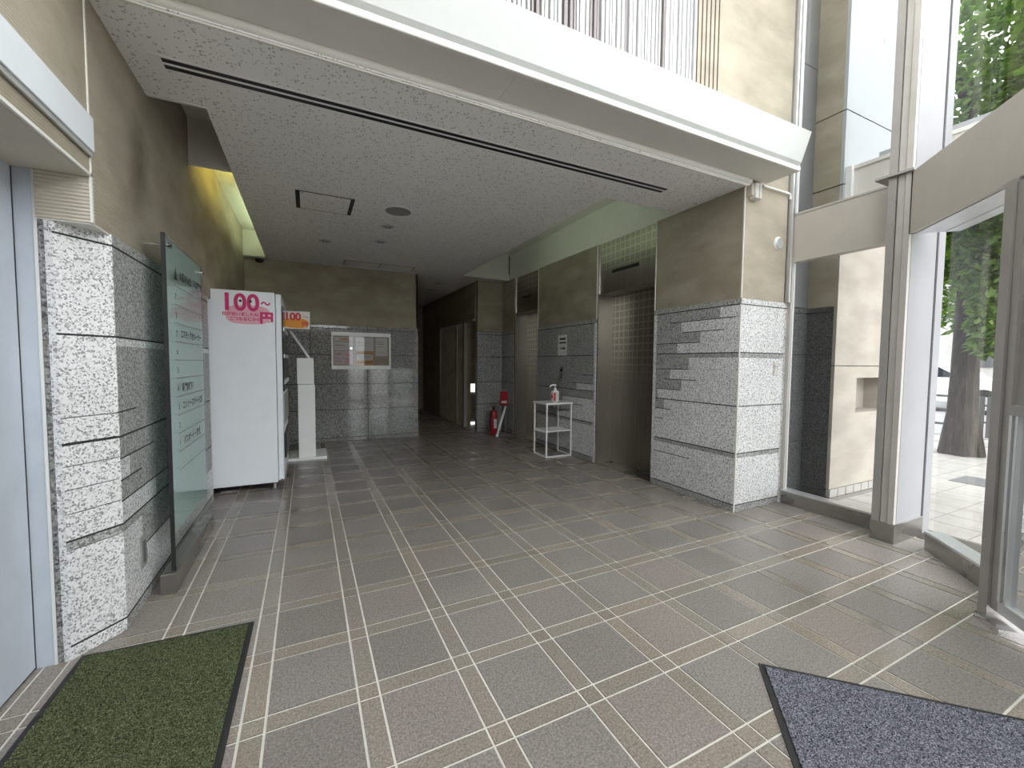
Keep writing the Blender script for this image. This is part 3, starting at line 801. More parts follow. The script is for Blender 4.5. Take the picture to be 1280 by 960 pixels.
# ---- unseen rear front behind the camera, low wall and high glazing shaped for daylight
xe = dp(U_END, 0)[0]
wre = struct('wall_rear', 'unseen beige rear wall, its height set to let daylight in above it', 'wall', MB().box((-1.3, YREAR-.12, -.02), (xe, YREAR, 2.3)), 'beige_plaster')
w4 = thing('window_4', 'unseen high glazing shaped to bring daylight in above the rear wall', 'window', (.2, YREAR, 2.3), kind='structure')
pane(w4, (-1.0, YREAR-.03, 2.35), (xe, YREAR-.022, 6.0))
box('bottom_rail', (-1.0, YREAR-.08, 2.3), (xe, YREAR, 2.35), 'steel_frame', w4)
for xx in (-.55, .2, .95, xe-.04): box('post', (xx-.03, YREAR-.08, 2.35), (xx+.03, YREAR, 6.0), 'steel_frame', w4)

# ------------------------------------------------------------------ outside
og = struct('ground_outside', 'pale paved forecourt and street outside the entrance', 'ground', MB().box((-60, -60, -.16), (80, 60, -.10)), 'paver_far')
# cut-out is not needed: the lobby slab lies above; raise the forecourt to door level in slabs of its own
fc = struct('pavement', 'pale square paving of the forecourt by the entrance', 'pavement', MB().box((4.24, -6, -.10), (9.6, 2.17, -.006)).box((5.95, 2.17, -.10), (9.6, 12, -.006)), 'paver_joint')
pm = None
npav = 0
for i in range(18):
    for j in range(22):
        x0, y0 = 4.25+.3*i, -1.2+.3*j
        if x0+.3 > 9.6 or (x0 < 5.95 and y0+.3 > 2.17) or npav >= 290: continue
        if x0-y0 < 2.95: pass
        v = Vector((x0+.15, y0+.15, -CAM_H)); z = v.dot(cf)
        if z < .5: continue
        px = 640+F_PX*v.dot(cr)/z
        if not 1020 < px < 1420: continue
        if pm is None:
            m_ = MB().box((.004, .004, -.006), (.296, .296, 0)); pm = bpy.data.meshes.new('paving_slab'); m_.bm.to_mesh(pm); m_.bm.free(); pm.materials.append(MATS['paver'])
        o = bpy.data.objects.new('paving_slab', pm); o.location = (x0, y0, -.001); o.parent = fc; COL.objects.link(o); npav += 1
struct('road', 'grey asphalt street beyond the guard rail', 'road', MB().box((11.2, -40, -.10), (26, 50, -.09)), 'asphalt')
# exterior building wall to the right of the pier
wo = struct('wall_outside', 'pale outer wall of the building seen through the glazing', 'wall',
    MB().box((4.42, 2.46, -.1), (5.95, 2.62, 6.2)).box((4.43, 2.19, -.1), (4.78, 2.46, 6.2)).box((5.52, 2.19, -.1), (5.94, 2.46, 6.2)).box((4.78, 2.19, -.1), (5.52, 2.46, .77)).box((4.78, 2.19, 1.15), (5.52, 2.46, 6.2))
        .box((3.86, 2.44, -.1), (4.43, 2.62, 6.2)).box((5.6, 2.6, -.1), (5.95, 12, 6.2)), 'joint_dark')
NX0, NX1, NZ0, NZ1 = 4.80, 5.50, .79, 1.13
for lo, hi in (((4.405, 2.172, .08), (NX0, 2.2, 1.243)), ((NX1, 2.172, .08), (5.95, 2.2, 1.243)), ((NX0, 2.172, .08), (NX1, 2.2, NZ0)), ((NX0, 2.172, NZ1), (NX1, 2.2, 1.243)), ((4.405, 2.172, 1.25), (5.95, 2.2, 2.55))):
    box('beige_panel', lo, hi, 'outer_beige', wo)
box('niche_back', (NX0-.02, 2.42, NZ0-.02), (NX1+.02, 2.46, NZ1+.02), 'outer_beige', wo); box('niche_side', (NX1, 2.2, NZ0-.02), (NX1+.02, 2.42, NZ1+.02), 'outer_beige', wo); box('niche_side', (NX0-.02, 2.2, NZ0-.02), (NX0, 2.42, NZ1+.02), 'outer_beige', wo)
box('niche_shelf', (NX0, 2.2, NZ0-.02), (NX1, 2.42, NZ0), 'outer_beige', wo); box('niche_head', (NX0, 2.2, NZ1), (NX1, 2.42, NZ1+.02), 'outer_beige', wo)
text('限', .075, 'print_dark', 'wall_lettering', wo, frame((5.27, 2.4185, 1.0), (1, 0, 0), (0, 0, 1), (0, -1, 0))); text('定', .075, 'print_dark', 'wall_lettering', wo, frame((5.27, 2.4185, .90), (1, 0, 0), (0, 0, 1), (0, -1, 0)))
for k in range(11): box('base_brick', (4.41+.14*k, 2.165, 0), (4.54+.14*k, 2.2, .075), 'paver', wo)
zs = (2.56, 2.9, 3.56, 4.9, 6.2)
for z0, z1 in zip(zs, zs[1:]):
    box('white_panel', (4.405, 2.172, z0+.006), (5.95, 2.2, z1-.006), 'facade_white', wo)
    box('return_panel', (4.405, 2.2, z0+.006), (4.425, 2.43, z1-.006), 'beige_plaster', wo)
for z0, z1 in zip((0,)+GZ[:-1], GZ):
    box('granite_slab', (3.88, 2.428, z0+.003), (4.41, 2.45, z1-.003), 'outer_granite', wo)
    box('granite_slab', (4.403, 2.2, z0+.003), (4.425, 2.43, z1-.003), 'outer_granite', wo)
box('return_panel', (4.405, 2.2, 1.80), (4.425, 2.43, 2.56), 'beige_plaster', wo)
for z0, z1 in ((1.80, 2.7), (2.7, 4.05), (4.05, 6.2)): box('grey_panel', (3.88, 2.43, z0+.004), (4.405, 2.45, z1-.004), 'outer_grey', wo)
# canopy edge outside
cn = struct('trim_4', 'pale beam with a light cap outside the upper glazing', 'beam', MB().box((4.47, .2, 2.70), (4.55, 2.17, 3.02)), 'soffit_paint')
box('cap', (4.455, .2, 3.02), (4.57, 2.17, 3.05), 'moulding', cn); box('cap', (4.49, .2, 3.05), (4.57, 1.95, 3.10), 'facade_white', cn); box('end_post', (4.43, 2.12, 2.4), (4.47, 2.17, 3.05), 'white_paint', cn)

def tree(name, label, base, h, r, lean, crown, nleaf, lsize, group='street trees outside'):
    t = thing(name, label, 'tree', base, group)
    pts, rs = [], []
    n = 9
    for i in range(n):
        k = i/(n-1)
        pts.append((base[0]+lean[0]*k+.03*math.sin(5*k), base[1]+lean[1]*k+.03*math.cos(4*k), base[2]-.05+h*k))
        rs.append(r*(1.5-3.4*k if k < .125 else 1.06-.85*k))
    mb = MB().tube(pts, rs, 18)
    for v in mb.bm.verts:
        a = math.atan2(v.co.y-base[1], v.co.x-base[0]); f = 1+.07*math.sin(6*a)+.05*math.sin(11*a+v.co.z*2)
        c = Vector((base[0]+lean[0]*(v.co.z-base[2])/h, base[1]+lean[1]*(v.co.z-base[2])/h, v.co.z)); v.co = c+(v.co-c)*f
    mb.build('trunk', 'bark', t, True)
    top = Vector(pts[-1])
    for i in range(6):
        a = i*1.05; q = Vector(pts[4+i % 4])
        e = q+Vector((math.cos(a), math.sin(a), .8))*(.35*h)
        MB().tube([q, q.lerp(e, .5)+Vector((0, 0, .1)), e], [r*.35, r*.22, r*.08], 8).build('branch', 'bark', t, True)
    vs, fs = [], []
    rnd = random.Random(len(label))
    for i in range(nleaf):
        c, rad = rnd.choices(crown, [(q[1][0]*q[1][1]*q[1][2])**.55 for q in crown])[0]
        while True:
            d = Vector((rnd.uniform(-1, 1), rnd.uniform(-1, 1), rnd.uniform(-1, 1)))
            if .35 < d.length < 1: break
        p = Vector(c)+Vector((d.x*rad[0], d.y*rad[1], d.z*rad[2]))
        ax = Vector((rnd.uniform(-1, 1), rnd.uniform(-1, 1), rnd.uniform(-.9, .1))).normalized()
        sd = ax.cross(Vector((rnd.uniform(-.5, .5), rnd.uniform(-.5, .5), 1))).normalized()
        s = lsize*rnd.uniform(.6, 1.25); k = len(vs); up = ax.cross(sd)*s*.12
        vs += [p, p+ax*s*.45+sd*s*.36+up, p+ax*s, p+ax*s*.45-sd*s*.36+up]; fs.append((k, k+1, k+2, k+3))
    me = bpy.data.meshes.new('foliage'); me.from_pydata([tuple(v-Vector(base)) for v in vs], [], fs); me.materials.append(MATS['leaves'])
    o = bpy.data.objects.new('foliage', me); o.parent = t; COL.objects.link(o); o['kind'] = 'stuff'
    return t
tree('street_tree', 'thick dark trunk with low hanging leaves on the forecourt', (8.38, 2.46, -.006), 5.2, .17, (-.1, .12),
     [((8.5, 1.7, 5.0), (1.9, 1.9, 2.3)), ((7.95, 2.12, 2.6), (.5, .34, .8)), ((7.9, 2.10, 1.85), (.42, .25, .5)), ((7.7, 2.3, 3.2), (.5, .4, .6)), ((8.3, 2.0, 2.3), (.6, .45, .8)), ((8.6, 2.9, 3.6), (1.0, .9, 1.2)), ((7.4, 1.3, 4.2), (.9, .9, .9))], 27000, .13)
tree('street_tree', 'slimmer tree standing further along the street', (13.0, -3.4, -.09), 5.0, .12, (.1, .1),
     [((13.0, -3.3, 5.0), (2.2, 2.2, 2.6)), ((13.0, -2.2, 3.4), (1.0, 1.2, 1.0))], 3600, .22)
tree('street_tree', 'leafy tree across the street behind the parked car', (22.5, 5.2, -.09), 6.0, .18, (.1, .1),
     [((22.5, 5.5, 5.2), (2.8, 4.0, 2.8)), ((22, 3.2, 3.4), (1.6, 2.4, 1.6))], 6500, .34)
# parked white car
car = thing('parked_car', 'white car parked across the street behind the guard rail', 'car', (16.8, 6.0, -.09))
cx, gz = 16.8, -.09
prof = [(4.0-.15, .32), (3.75, .55), (3.8, .85), (4.9, 1.0), (5.6, 1.45), (7.6, 1.50), (8.2, 1.05), (8.3, .6), (8.2, .30)]
MB().extr([(cx, y, gz+z) for y, z in prof], (1.6, 0, 0)).build('body', 'car_white', car)
MB().extr([(cx-.006, y, gz+z) for y, z in ((5.1, 1.02), (5.66, 1.38), (6.5, 1.42), (6.5, 1.02))], (.01, 0, 0)).build('side_window', 'car_glass', car)
MB().extr([(cx-.006, y, gz+z) for y, z in ((6.6, 1.02), (6.6, 1.42), (7.5, 1.42), (7.9, 1.04))], (.01, 0, 0)).build('side_window', 'car_glass', car)
for y in (4.62, 7.4):
    for xx in (cx-.02, cx+1.42):
        wh = MB().lathe([(.20, 0), (.29, 0), (.31, .03), (.31, .17), (.29, .2)], (xx, y, gz+.31), 24, 'X').build('wheel', 'tyre', car, True)
        MB().lathe([(.04, -.015), (.15, -.012), (.20, .0), (.20, .05)], (xx, y, gz+.31), 20, 'X').build('hub_cap', 'aluminium', wh, True)
    MB().lathe([(.33, 0), (.37, 0), (.37, .02), (.33, .02)], (cx-.012, y, gz+.33), 24, 'X').build('wheel_arch', 'rubber_black', car, True)
box('door_handle', (cx-.015, 6.0, gz+.88), (cx, 6.14, gz+.91), 'aluminium', car)
box('tail_lamp', (cx-.006, 3.8, gz+.70), (cx+.2, 3.86, gz+.85), 'tail_red', car)
# guard rail
gr = thing('guard_rail', 'dark metal guard rail along the kerb behind the tree', 'railing', (10.7, 3.0, -.006))
for y0, y1 in ((2.95, 4.9), (1.0, 2.85), (-1, .9)):
    for z in (.18, .45, .70): box('rail', (10.68, y0, z-.02), (10.72, y1, z+.02), 'iron', gr)
    for y in (y0, y1): box('post', (10.67, y-.03, -.006), (10.73, y+.03, .72), 'iron', gr)
for y in (2.85, .9): box('joiner', (10.68, y, .55), (10.72, y+.1, .58), 'iron', gr); box('joiner', (10.68, y, .25), (10.72, y+.1, .28), 'iron', gr)
tag(box('drain_cover', (6.3, 1.55, -.003), (6.75, 1.95, .004), 'iron'), 'dark rectangular metal cover set in the forecourt paving', 'cover')
fb = thing('far_building', 'pale building facing the street behind the trees', 'building', (34, 4, -.1))
box('wall', (34, -25, -.1), (40, 40, 14), 'far_facade', fb)
for r_ in range(3):
    for k in range(14): 
        wn = box('window', (33.95, -20+4*k, 1.2+4*r_), (34.02, -17.6+4*k, 3.2+4*r_), 'car_glass', fb)

# ------------------------------------------------------------------ ceiling fittings
sd = thing('slot_diffuser', 'long double slot air diffuser across the front of the ceiling', 'vent', (1.0, 2.65, ZC))
x0, x1 = -.66, 2.76
box('outer_frame', (x0, 2.60, ZC-.004), (x1, 2.612, ZC), 'plastic_white', sd); box('outer_frame', (x0, 2.70, ZC-.004), (x1, 2.712, ZC), 'plastic_white', sd)
box('end_cap', (x0, 2.612, ZC-.004), (x0+.05, 2.70, ZC), 'plastic_white', sd); box('end_cap', (x1-.05, 2.612, ZC-.004), (x1, 2.70, ZC), 'plastic_white', sd)
box('slot', (x0+.05, 2.612, ZC-.002), (x1-.05, 2.70, ZC-.0005), 'black', sd); box('blade', (x0+.05, 2.648, ZC-.005), (x1-.05, 2.662, ZC-.001), 'plastic_white', sd)
hp = thing('ceiling_hatch', 'square access hatch with a dark outline in the ceiling', 'hatch', (.17, 4.29, ZC))
box('outline', (-.07, 4.06, ZC-.0015), (.41, 4.52, ZC), 'black', hp); box('hatch_panel', (-.035, 4.075, ZC-.004), (.375, 4.505, ZC-.001), 'acoustic_ceiling', hp)
cs = thing('ceiling_speaker', 'round dark grille larger than the downlights around it', 'speaker', (.81, 4.17, ZC))
MB().lathe([(.115, 0), (.12, -.008), (.10, -.012), (.0, -.012)][::-1], (.81, 4.17, ZC), 28).build('grille', 'plastic_grey', cs, True)
MB().lathe([(.13, 0), (.13, -.005), (.118, -.006)][::-1], (.81, 4.17, ZC), 28).build('ring', 'plastic_white', cs, True)
for (x, y), lab in (((.80, 4.70), 'small downlight in the ceiling next to the round speaker grille'), ((.22, 5.60), 'small downlight in the ceiling towards the vending machine'), ((.82, 5.32), 'small downlight in the ceiling between speaker grille and air return'),
                    ((2.2, 7.6), 'small downlight in the corridor ceiling by the doorway'), ((2.25, 8.3), 'small downlight further inside the corridor ceiling')):
    t = thing('downlight', lab, 'light', (x, y, ZC), 'ceiling downlights')
    MB().lathe([(.055, -.003), (.06, -.006), (.07, -.004), (.07, 0)], (x, y, ZC), 24).build('ring', 'pole_grey', t, True)
    for s_ in (-.02, .02): MB().lathe([(.0, -.010), (.014, -.009), (.016, -.004), (.016, 0)], (x+s_, y, ZC-.003), 12).build('lamp', 'plastic_grey', t, True)
ar = thing('air_return_grille', 'rectangular air return grille in the ceiling before the back wall', 'vent', (1.0, 6.67, ZC))
box('grille_frame', (.50, 6.50, ZC-.004), (1.52, 6.83, ZC-.001), 'plastic_grey', ar)
for k in range(9): box('slat', (.52, 6.52+.034*k, ZC-.008), (1.0, 6.535+.034*k, ZC-.003), 'soffit_paint', ar); box('slat', (1.02, 6.52+.034*k, ZC-.008), (1.50, 6.535+.034*k, ZC-.003), 'soffit_paint', ar)
dc = thing('dome_camera', 'small dark dome camera under the end of the left light cove', 'camera', (-.58, 6.80, ZC))
MB().lathe([(.0, -.075), (.03, -.07), (.05, -.05), (.058, -.025)], (-.58, 6.92, ZC), 20).build('dome', 'black', dc, True); MB().lathe([(.06, -.027), (.068, -.02), (.068, 0)], (-.58, 6.92, ZC), 20).build('mount', 'plastic_grey', dc, True)
# corridor lamps that wash its wall
for y in (7.45, 8.3):
    ld = bpy.data.lights.new('corridor_spot', 'SPOT'); ld.energy = .9; ld.color = (1, .85, .5); ld.spot_size = R(70); ld.spot_blend = .5; ld.shadow_soft_size = .04
    lo = bpy.data.objects.new('corridor_spot', ld); COL.objects.link(lo); lo.location = (2.45, y, 2.66); lo.rotation_euler = (0, R(18), 0)

# ------------------------------------------------------------------ directory sign (glass) on the left
sg = thing('directory_sign', 'pale green glass directory board standing in a steel channel beside the granite wall', 'sign', (-.67, 3.2, 0))
box('glass_plate', (-.670, 2.79, .05), (-.658, 3.68, 1.912), 'green_glass', sg)
box('frosted_film', (-.6745, 2.795, .285), (-.6715, 3.675, 1.907), 'frosted_film', sg)
box('edge_shade', (-.673, 2.780, .05), (-.655, 2.790, 1.912), 'rubber_black', sg)  # black strip standing in for the gap shadow along the dark glass edge
box('base_channel', (-.715, 2.745, 0), (-.645, 3.72, .11), 'kick_steel', sg, .002)
for z, y in ((1.86, 2.85), (1.86, 3.62)):
    MB().cyl((XL, y, z), (-.645, y, z), .009, seg=12).build('standoff', 'chrome', sg, True)
    MB().cyl((-.66, y, z), (-.645, y, z), .016, seg=16).build('standoff_cap', 'chrome', sg, True)
SF = lambda y, z: frame((-.6570, y, z), (0, 1, 0), (0, 0, 1), (1, 0, 0))
MB().extr([(-.6575, 2.94, 1.70), (-.6575, 2.97, 1.775), (-.6575, 3.0, 1.70)], (.0006, 0, 0)).build('logo', 'print_dark', sg)
text('NEWNO', .068, 'print_dark', 'title', sg, SF(3.06, 1.715), bold=.002)
text('館内案内', .062, 'print_dark', 'title', sg, SF(3.375, 1.72), bold=.002)
rows = ['9', '8', '7', '6', '5', '4', '3', '2', '1', '']
names = {2: 'コスモ・総合メーカー', 5: '職業訓練㈱', 6: 'コンソースパートC㈱', 8: 'パスポート・株式'}
for k in range(11):
    z = 1.665-.104*k
    box('row_line', (-.6578, 2.93, z-.0022), (-.6572, 3.62, z+.0022), 'print_grey', sg)
    if k < 10 and rows[k]: text(rows[k], .045, 'print_dark', 'floor_number', sg, SF(2.95, z-.072), bold=.001)
    if k in names: text(names[k], .052, 'print_dark', 'tenant_name', sg, SF(3.04, z-.075), bold=.0015)['kind'] = 'stuff'

# wall outlet, card switch and other small fittings
so = thing('wall_outlet', 'small dark grey outlet plate low on the granite beside the glass directory', 'outlet', (XL, 2.69, .27))
box('plate', (XL, 2.652, .195), (XL+.006, 2.735, .355), 'plastic_grey', so, .002); box('cover_line', (XL+.006, 2.675, .22), (XL+.008, 2.712, .33), 'iron', so)
sw = thing('key_switch', 'steel key switch plate on the front of the granite pier', 'switch', (3.71, YF, 1.22))
box('plate', (3.68, YF-.006, 1.155), (3.74, YF, 1.275), 'stainless', sw, .002); box('lever', (3.695, YF-.012, 1.225), (3.725, YF-.006, 1.245), 'chrome', sw)
bl = thing('round_wall_cap', 'round grey metal cap on the beige part of the pier', 'cap', (3.68, YF, 2.30))
MB().lathe([(.052, .004), (.052, -.008), (.044, -.016), (.0, -.018)], (3.685, YF+.002, 2.30), 28, 'Y').build('disc', 'pole_grey', bl, True)
MB().lathe([(.058, .004), (.058, -.004), (.050, -.006)], (3.685, YF+.002, 2.30), 28, 'Y').build('rim', 'plastic_white', bl, True)
jb = thing('junction_box', 'small beige box under the ledge on the corner of the pier', 'box', (3.3, YF, 2.64))
box('body', (3.275, YF-.055, 2.60), (3.355, YF+.004, 2.72), 'moulding', jb, .004); box('lid_seam', (3.318, YF-.0565, 2.60), (3.322, YF-.05, 2.72), 'plastic_grey', jb); box('side_box', (3.245, YF-.04, 2.62), (3.275, YF+.004, 2.715), 'beige_plain', jb)
cp = MB().tube([(3.43, YF-.012, 2.735), (3.78, YF-.012, 2.735), (3.80, YF-.012, 2.725), (3.805, YF-.012, 2.69)], .010, 10).build('conduit', 'white_paint', None, True)
tag(cp, 'thin white conduit running from the ledge to the glazing post', 'pipe')

# ------------------------------------------------------------------ vending machine
VX0, VX1, VY0, VY1 = -.93, -.216, 4.60, 5.62
vm = thing('vending_machine', 'tall white vending machine with a pink price sticker on its side', 'vending machine', (-.57, 5.1, 0))
box('cabinet', (VX0, VY0, .07), (-.268, VY1, 1.895), 'vending_white', vm, .004)
dr = box('front_door', (-.264, VY0+.002, .085), (VX1, VY1, 1.885), 'vending_white', vm, .006)
box('display_window', (VX1-.002, VY0+.06, .95), (VX1+.012, VY1-.06, 1.78), 'car_glass', dr)
for z in (1.02, 1.28, 1.54): box('shelf_rail', (VX1+.012, VY0+.06, z), (VX1+.022, VY1-.06, z+.035), 'aluminium', dr)
box('coin_panel', (VX1, VY0+.08, .62), (VX1+.012, VY1-.08, .90), 'plastic_grey', dr)
box('delivery_flap', (VX1, VY0+.12, .28), (VX1+.02, VY1-.12, .52), 'black', dr)
box('hinge', (VX1-.03, VY0-.004, .075), (VX1-.005, VY0+.03, .10), 'chrome', dr)
for x, y in ((-.85, VY0+.05), (-.30, VY0+.05), (-.85, VY1-.05), (-.30, VY1-.05)):
    ft = MB().cyl((x, y, .004), (x, y, .07), .018, seg=12).build('foot', 'chrome', vm, True); MB().cyl((x, y, 0.0), (x, y, .008), .035, seg=14).build('foot_pad', 'iron', ft, True)
box('foot_bracket', (-.74, VY0+.02, .012), (-.60, VY0+.05, .03), 'chrome', vm)
st = MB()
bl_pts = []
for k in range(40):     # pink blob
    a = 2*math.pi*k/40; c_, s_ = math.cos(a), math.sin(a)
    bl_pts.append((-.485+.178*math.copysign(abs(c_)**.6, c_), VY0-.0012, 1.675+.088*math.copysign(abs(s_)**.7, s_)))
st.extr(bl_pts, (0, -.0006, 0)); sto = st.build('price_sticker', 'print_pink', vm); sto['label'] = 'pink price sticker with magenta numerals'
VF = lambda x, z, e=.0022: frame((x, VY0-e, z), (1, 0, 0), (0, 0, 1), (0, -1, 0))
text('100', .215, 'print_magenta', 'numerals', sto, VF(-.70, 1.715), bold=.006, sx=.95)
text('～', .11, 'print_magenta', 'wave_mark', sto, VF(-.385, 1.745), bold=.003, sx=.75)
text('円', .115, 'print_magenta', 'yen_mark', sto, VF(-.395, 1.612, .0024), bold=.006)
text('目が合いましたね', .036, 'print_magenta', 'caption', sto, VF(-.69, 1.665, .0024), bold=.001)
text('これもなにかの', .036, 'print_magenta', 'caption', sto, VF(-.635, 1.622, .0024), bold=.001)
for x in (-.545, -.465): MB().lathe([(.012, -.0005), (.0, -.0007)], (x, VY0-.0028, 1.80), 14, 'Y').build('eye_dot', 'print_dark', sto)
tag(box('machine_plinth', (-.745, 3.93, -.001), (-.225, 5.66, -.0001), 'concrete'), 'flat grey concrete slab under the vending machine', 'slab')
# price card sticking out of the machine front
pc = thing('price_card', 'small white card with orange price print sticking out past the vending machine', 'sign', (-.05, 5.2, 1.72))
PY = 5.15
box('card', (-.203, PY, 1.600), (.035, PY+.006, 1.790), 'paper', pc)
MB().extr([(-.10+.125*math.copysign(abs(math.cos(a))**.6, math.cos(a)), PY-.0006, 1.66+.052*math.sin(a)) for a in [math.pi*(2*k+1)/30 for k in range(30)]], (0, -.0006, 0)).build('orange_blot', 'print_orange', pc)
CF = lambda x, z: frame((x, PY-.0016, z), (1, 0, 0), (0, 0, 1), (0, -1, 0))
text('100', .108, 'print_red', 'numerals', pc, CF(-.215, 1.695), bold=.005); text('～', .06, 'print_red', 'wave_mark', pc, CF(-.035, 1.71)); text('円', .06, 'print_red', 'yen_mark', pc, CF(-.045, 1.63), bold=.003)
box('clip_arm', (-.203, PY+.002, 1.66), (-.18, PY+.012, 1.70), 'plastic_grey', pc)
# white pedestal stand
ps = thing('pedestal_stand', 'white slab-like pedestal stand on a flat foot beyond the vending machine', 'stand', (0, 5.95, 0))
box('foot_plate', (-.30, 5.80, .0), (.215, 6.35, .035), 'plastic_white', ps, .004)
box('column_lower', (-.11, 5.84, .035), (.085, 5.98, .955), 'plastic_white', ps, .004); box('column_upper', (-.115, 5.845, .96), (.075, 5.975, 1.285), 'plastic_white', ps, .004)
box('latch', (.075, 5.85, .93), (.095, 5.87, .96), 'black', ps); box('latch', (.07, 5.85, 1.255), (.088, 5.87, 1.28), 'black', ps)
for k in (0, .03): MB().tube([(.02+k*.6, 5.9+k, 1.28), (-.19+k*.6, 5.9+k, 1.62)], .007, 8).build('support_rod', 'aluminium', ps, True)

# ------------------------------------------------------------------ notice board on the back wall
nb = thing('notice_board', 'white framed notice board on the polished granite back wall', 'notice board', (.78, YB, 1.4))
X0, X1, Z0, Z1 = .335, 1.217, 1.125, 1.70
box('backing', (X0+.02, YB-.012, Z0+.04), (X1-.02, YB, Z1-.04), 'cork_beige', nb)
box('frame_top', (X0, YB-.04, Z1-.062), (X1, YB, Z1), 'plastic_white', nb, .003); box('frame_bottom', (X0, YB-.04, Z0), (X1, YB, Z0+.062), 'plastic_white', nb, .003)
box('frame_side', (X0, YB-.04, Z0+.062), (X0+.026, YB, Z1-.062), 'plastic_white', nb); box('frame_side', (X1-.026, YB-.04, Z0+.062), (X1, YB, Z1-.062), 'plastic_white', nb)
box('glass_pane', (X0+.026, YB-.03, Z0+.062), (X1-.026, YB-.026, Z1-.062), 'board_glass', nb)
MB().cyl((.618, YB-.045, 1.452), (.618, YB-.03, 1.452), .016, seg=14).build('lock', 'chrome', nb, True)
def poster(label, x0, x1, z0, z1, mat, lines):
    t = thing('poster', label, 'poster', ((x0+x1)/2, YB-.0135, z0), 'papers in the notice board')
    box('sheet', (x0, YB-.0150, z0), (x1, YB-.0130, z1), mat, t)
    for a, b_, z, h, m in lines: box('print_line', (x0+(x1-x0)*a, YB-.0158, z0+(z1-z0)*z), (x0+(x1-x0)*b_, YB-.0150, z0+(z1-z0)*(z+h)), m, t)
poster('cream poster with a yellow heading in the notice board', .375, .645, 1.42, 1.625, 'paper', [(.05, .9, .62, .07, 'cork_beige'), (.3, .8, .78, .1, 'print_orange'), (.05, .6, .35, .05, 'print_grey'), (.05, .7, .15, .05, 'print_pink')])
poster('pale pink listing sheet at the lower corner of the notice board', .375, .645, 1.20, 1.41, 'paper_pink', [(.05, .4, .75, .05, 'print_grey'), (.6, .9, .6, .2, 'print_pink'), (.05, .85, .42, .04, 'print_grey'), (.55, .85, .15, .2, 'print_pink'), (.05, .4, .2, .04, 'print_grey')])
poster('plain grey sheet in the middle of the notice board above the orange one', .685, .955, 1.415, 1.625, 'paper', [(.1, .8, .6, .03, 'print_grey'), (.1, .85, .4, .03, 'print_grey')])
poster('orange and white poster in the middle of the notice board', .68, .955, 1.20, 1.405, 'paper_orange', [(.05, .95, .35, .45, 'paper'), (.1, .95, .82, .08, 'print_brown'), (.12, .9, .62, .05, 'print_brown'), (.2, .85, .46, .04, 'print_grey'), (.1, .92, .10, .16, 'print_brown')])
poster('narrow grey printed sheet at the end of the notice board', .985, 1.17, 1.335, 1.625, 'paper', [(.2, .7, .66, .025, 'print_dark'), (.1, .7, .78, .02, 'print_grey'), (.15, .6, .5, .02, 'print_grey'), (.15, .75, .2, .02, 'print_grey')])

# ------------------------------------------------------------------ elevator lobby fittings
nt_ = thing('wall_notice', 'white printed notice taped above the elevator call panel', 'notice', (XR, 4.97, 1.36))
box('sheet', (XR-.002, 4.855, 1.355), (XR-.0004, 5.085, 1.645), 'paper', nt_)
for z, y0, y1, h in ((1.575, 4.89, 5.04, .026), (1.525, 4.88, 5.05, .02), (1.44, 4.9, 4.96, .03), (1.44, 4.98, 5.0, .03), (1.44, 5.02, 5.03, .03)): box('print_line', (XR-.0026, y0, z), (XR-.002, y1, z+h), 'print_dark', nt_)
cb = thing('call_panel', 'narrow dark elevator call panel on the granite between the elevators', 'panel', (XR, 4.97, 1.08))
box('plate', (XR-.006, 4.935, .975), (XR, 5.02, 1.195), 'stainless', cb, .002)
for z in (1.05, 1.09): MB().cyl((XR-.010, 4.977, z), (XR-.005, 4.977, z), .013, seg=14).build('button', 'black', cb, True)
box('display', (XR-.0075, 4.95, 1.13), (XR-.005, 5.005, 1.17), 'black', cb)
# side table with shelf
tb = thing('side_table', 'small white two-tier side table against the granite between the elevators', 'table', (3.02, 4.9, 0))
tx0, tx1, ty0, ty1, th = 2.80, 3.20, 4.68, 5.02, .725
box('table_top', (tx0-.01, ty0-.01, th-.025), (tx1+.01, ty1+.01, th), 'plastic_white', tb, .003)
box('shelf', (tx0+.01, ty0+.01, .335), (tx1-.01, ty1-.01, .352), 'plastic_white', tb, .002)
for x in (tx0, tx1-.018):
    for y in (ty0, ty1-.018): box('leg', (x, y, 0), (x+.018, y+.018, th-.025), 'plastic_white', tb)
box('foot_rail', (tx0, ty0+.018, 0), (tx0+.018, ty1-.018, .018), 'plastic_white', tb); box('foot_rail', (tx1-.018, ty0+.018, 0), (tx1, ty1-.018, .018), 'plastic_white', tb); box('foot_rail', (tx0+.018, ty0, 0), (tx1-.018, ty0+.018, .018), 'plastic_white', tb)
for x in (tx0, tx1-.018): box('shelf_rail', (x, ty0+.018, .325), (x+.018, ty1-.018, .337), 'plastic_white', tb)
# sanitizer bottle
bx, by, bz = 2.985, 4.77, th
sb = thing('sanitizer_bottle', 'pump bottle with a red label on the small white table', 'bottle', (bx, by, bz))
MB().box((bx-.045, by-.035, bz), (bx+.045, by+.035, bz+.155), .014, 3).build('bottle_body', 'paper', sb, True)
MB().cyl((bx, by, bz+.153), (bx, by, bz+.19), .020, .016, 14).build('collar', 'plastic_white', sb, True)
MB().cyl((bx, by, bz+.19), (bx, by, bz+.225), .007, seg=10).build('pump_stem', 'plastic_white', sb, True)
MB().tube([(bx+.012, by, bz+.228), (bx-.04, by, bz+.232), (bx-.075, by, bz+.218), (bx-.082, by, bz+.200)], [.012, .010, .008, .006], 8).build('pump_nozzle', 'plastic_white', sb, True)
lb = box('label_sticker', (bx-.047, by-.030, bz+.02), (bx-.0445, by+.030, bz+.13), 'paper_pink', sb); box('red_mark', (bx-.0485, by-.018, bz+.05), (bx-.0468, by+.018, bz+.10), 'print_red', lb)
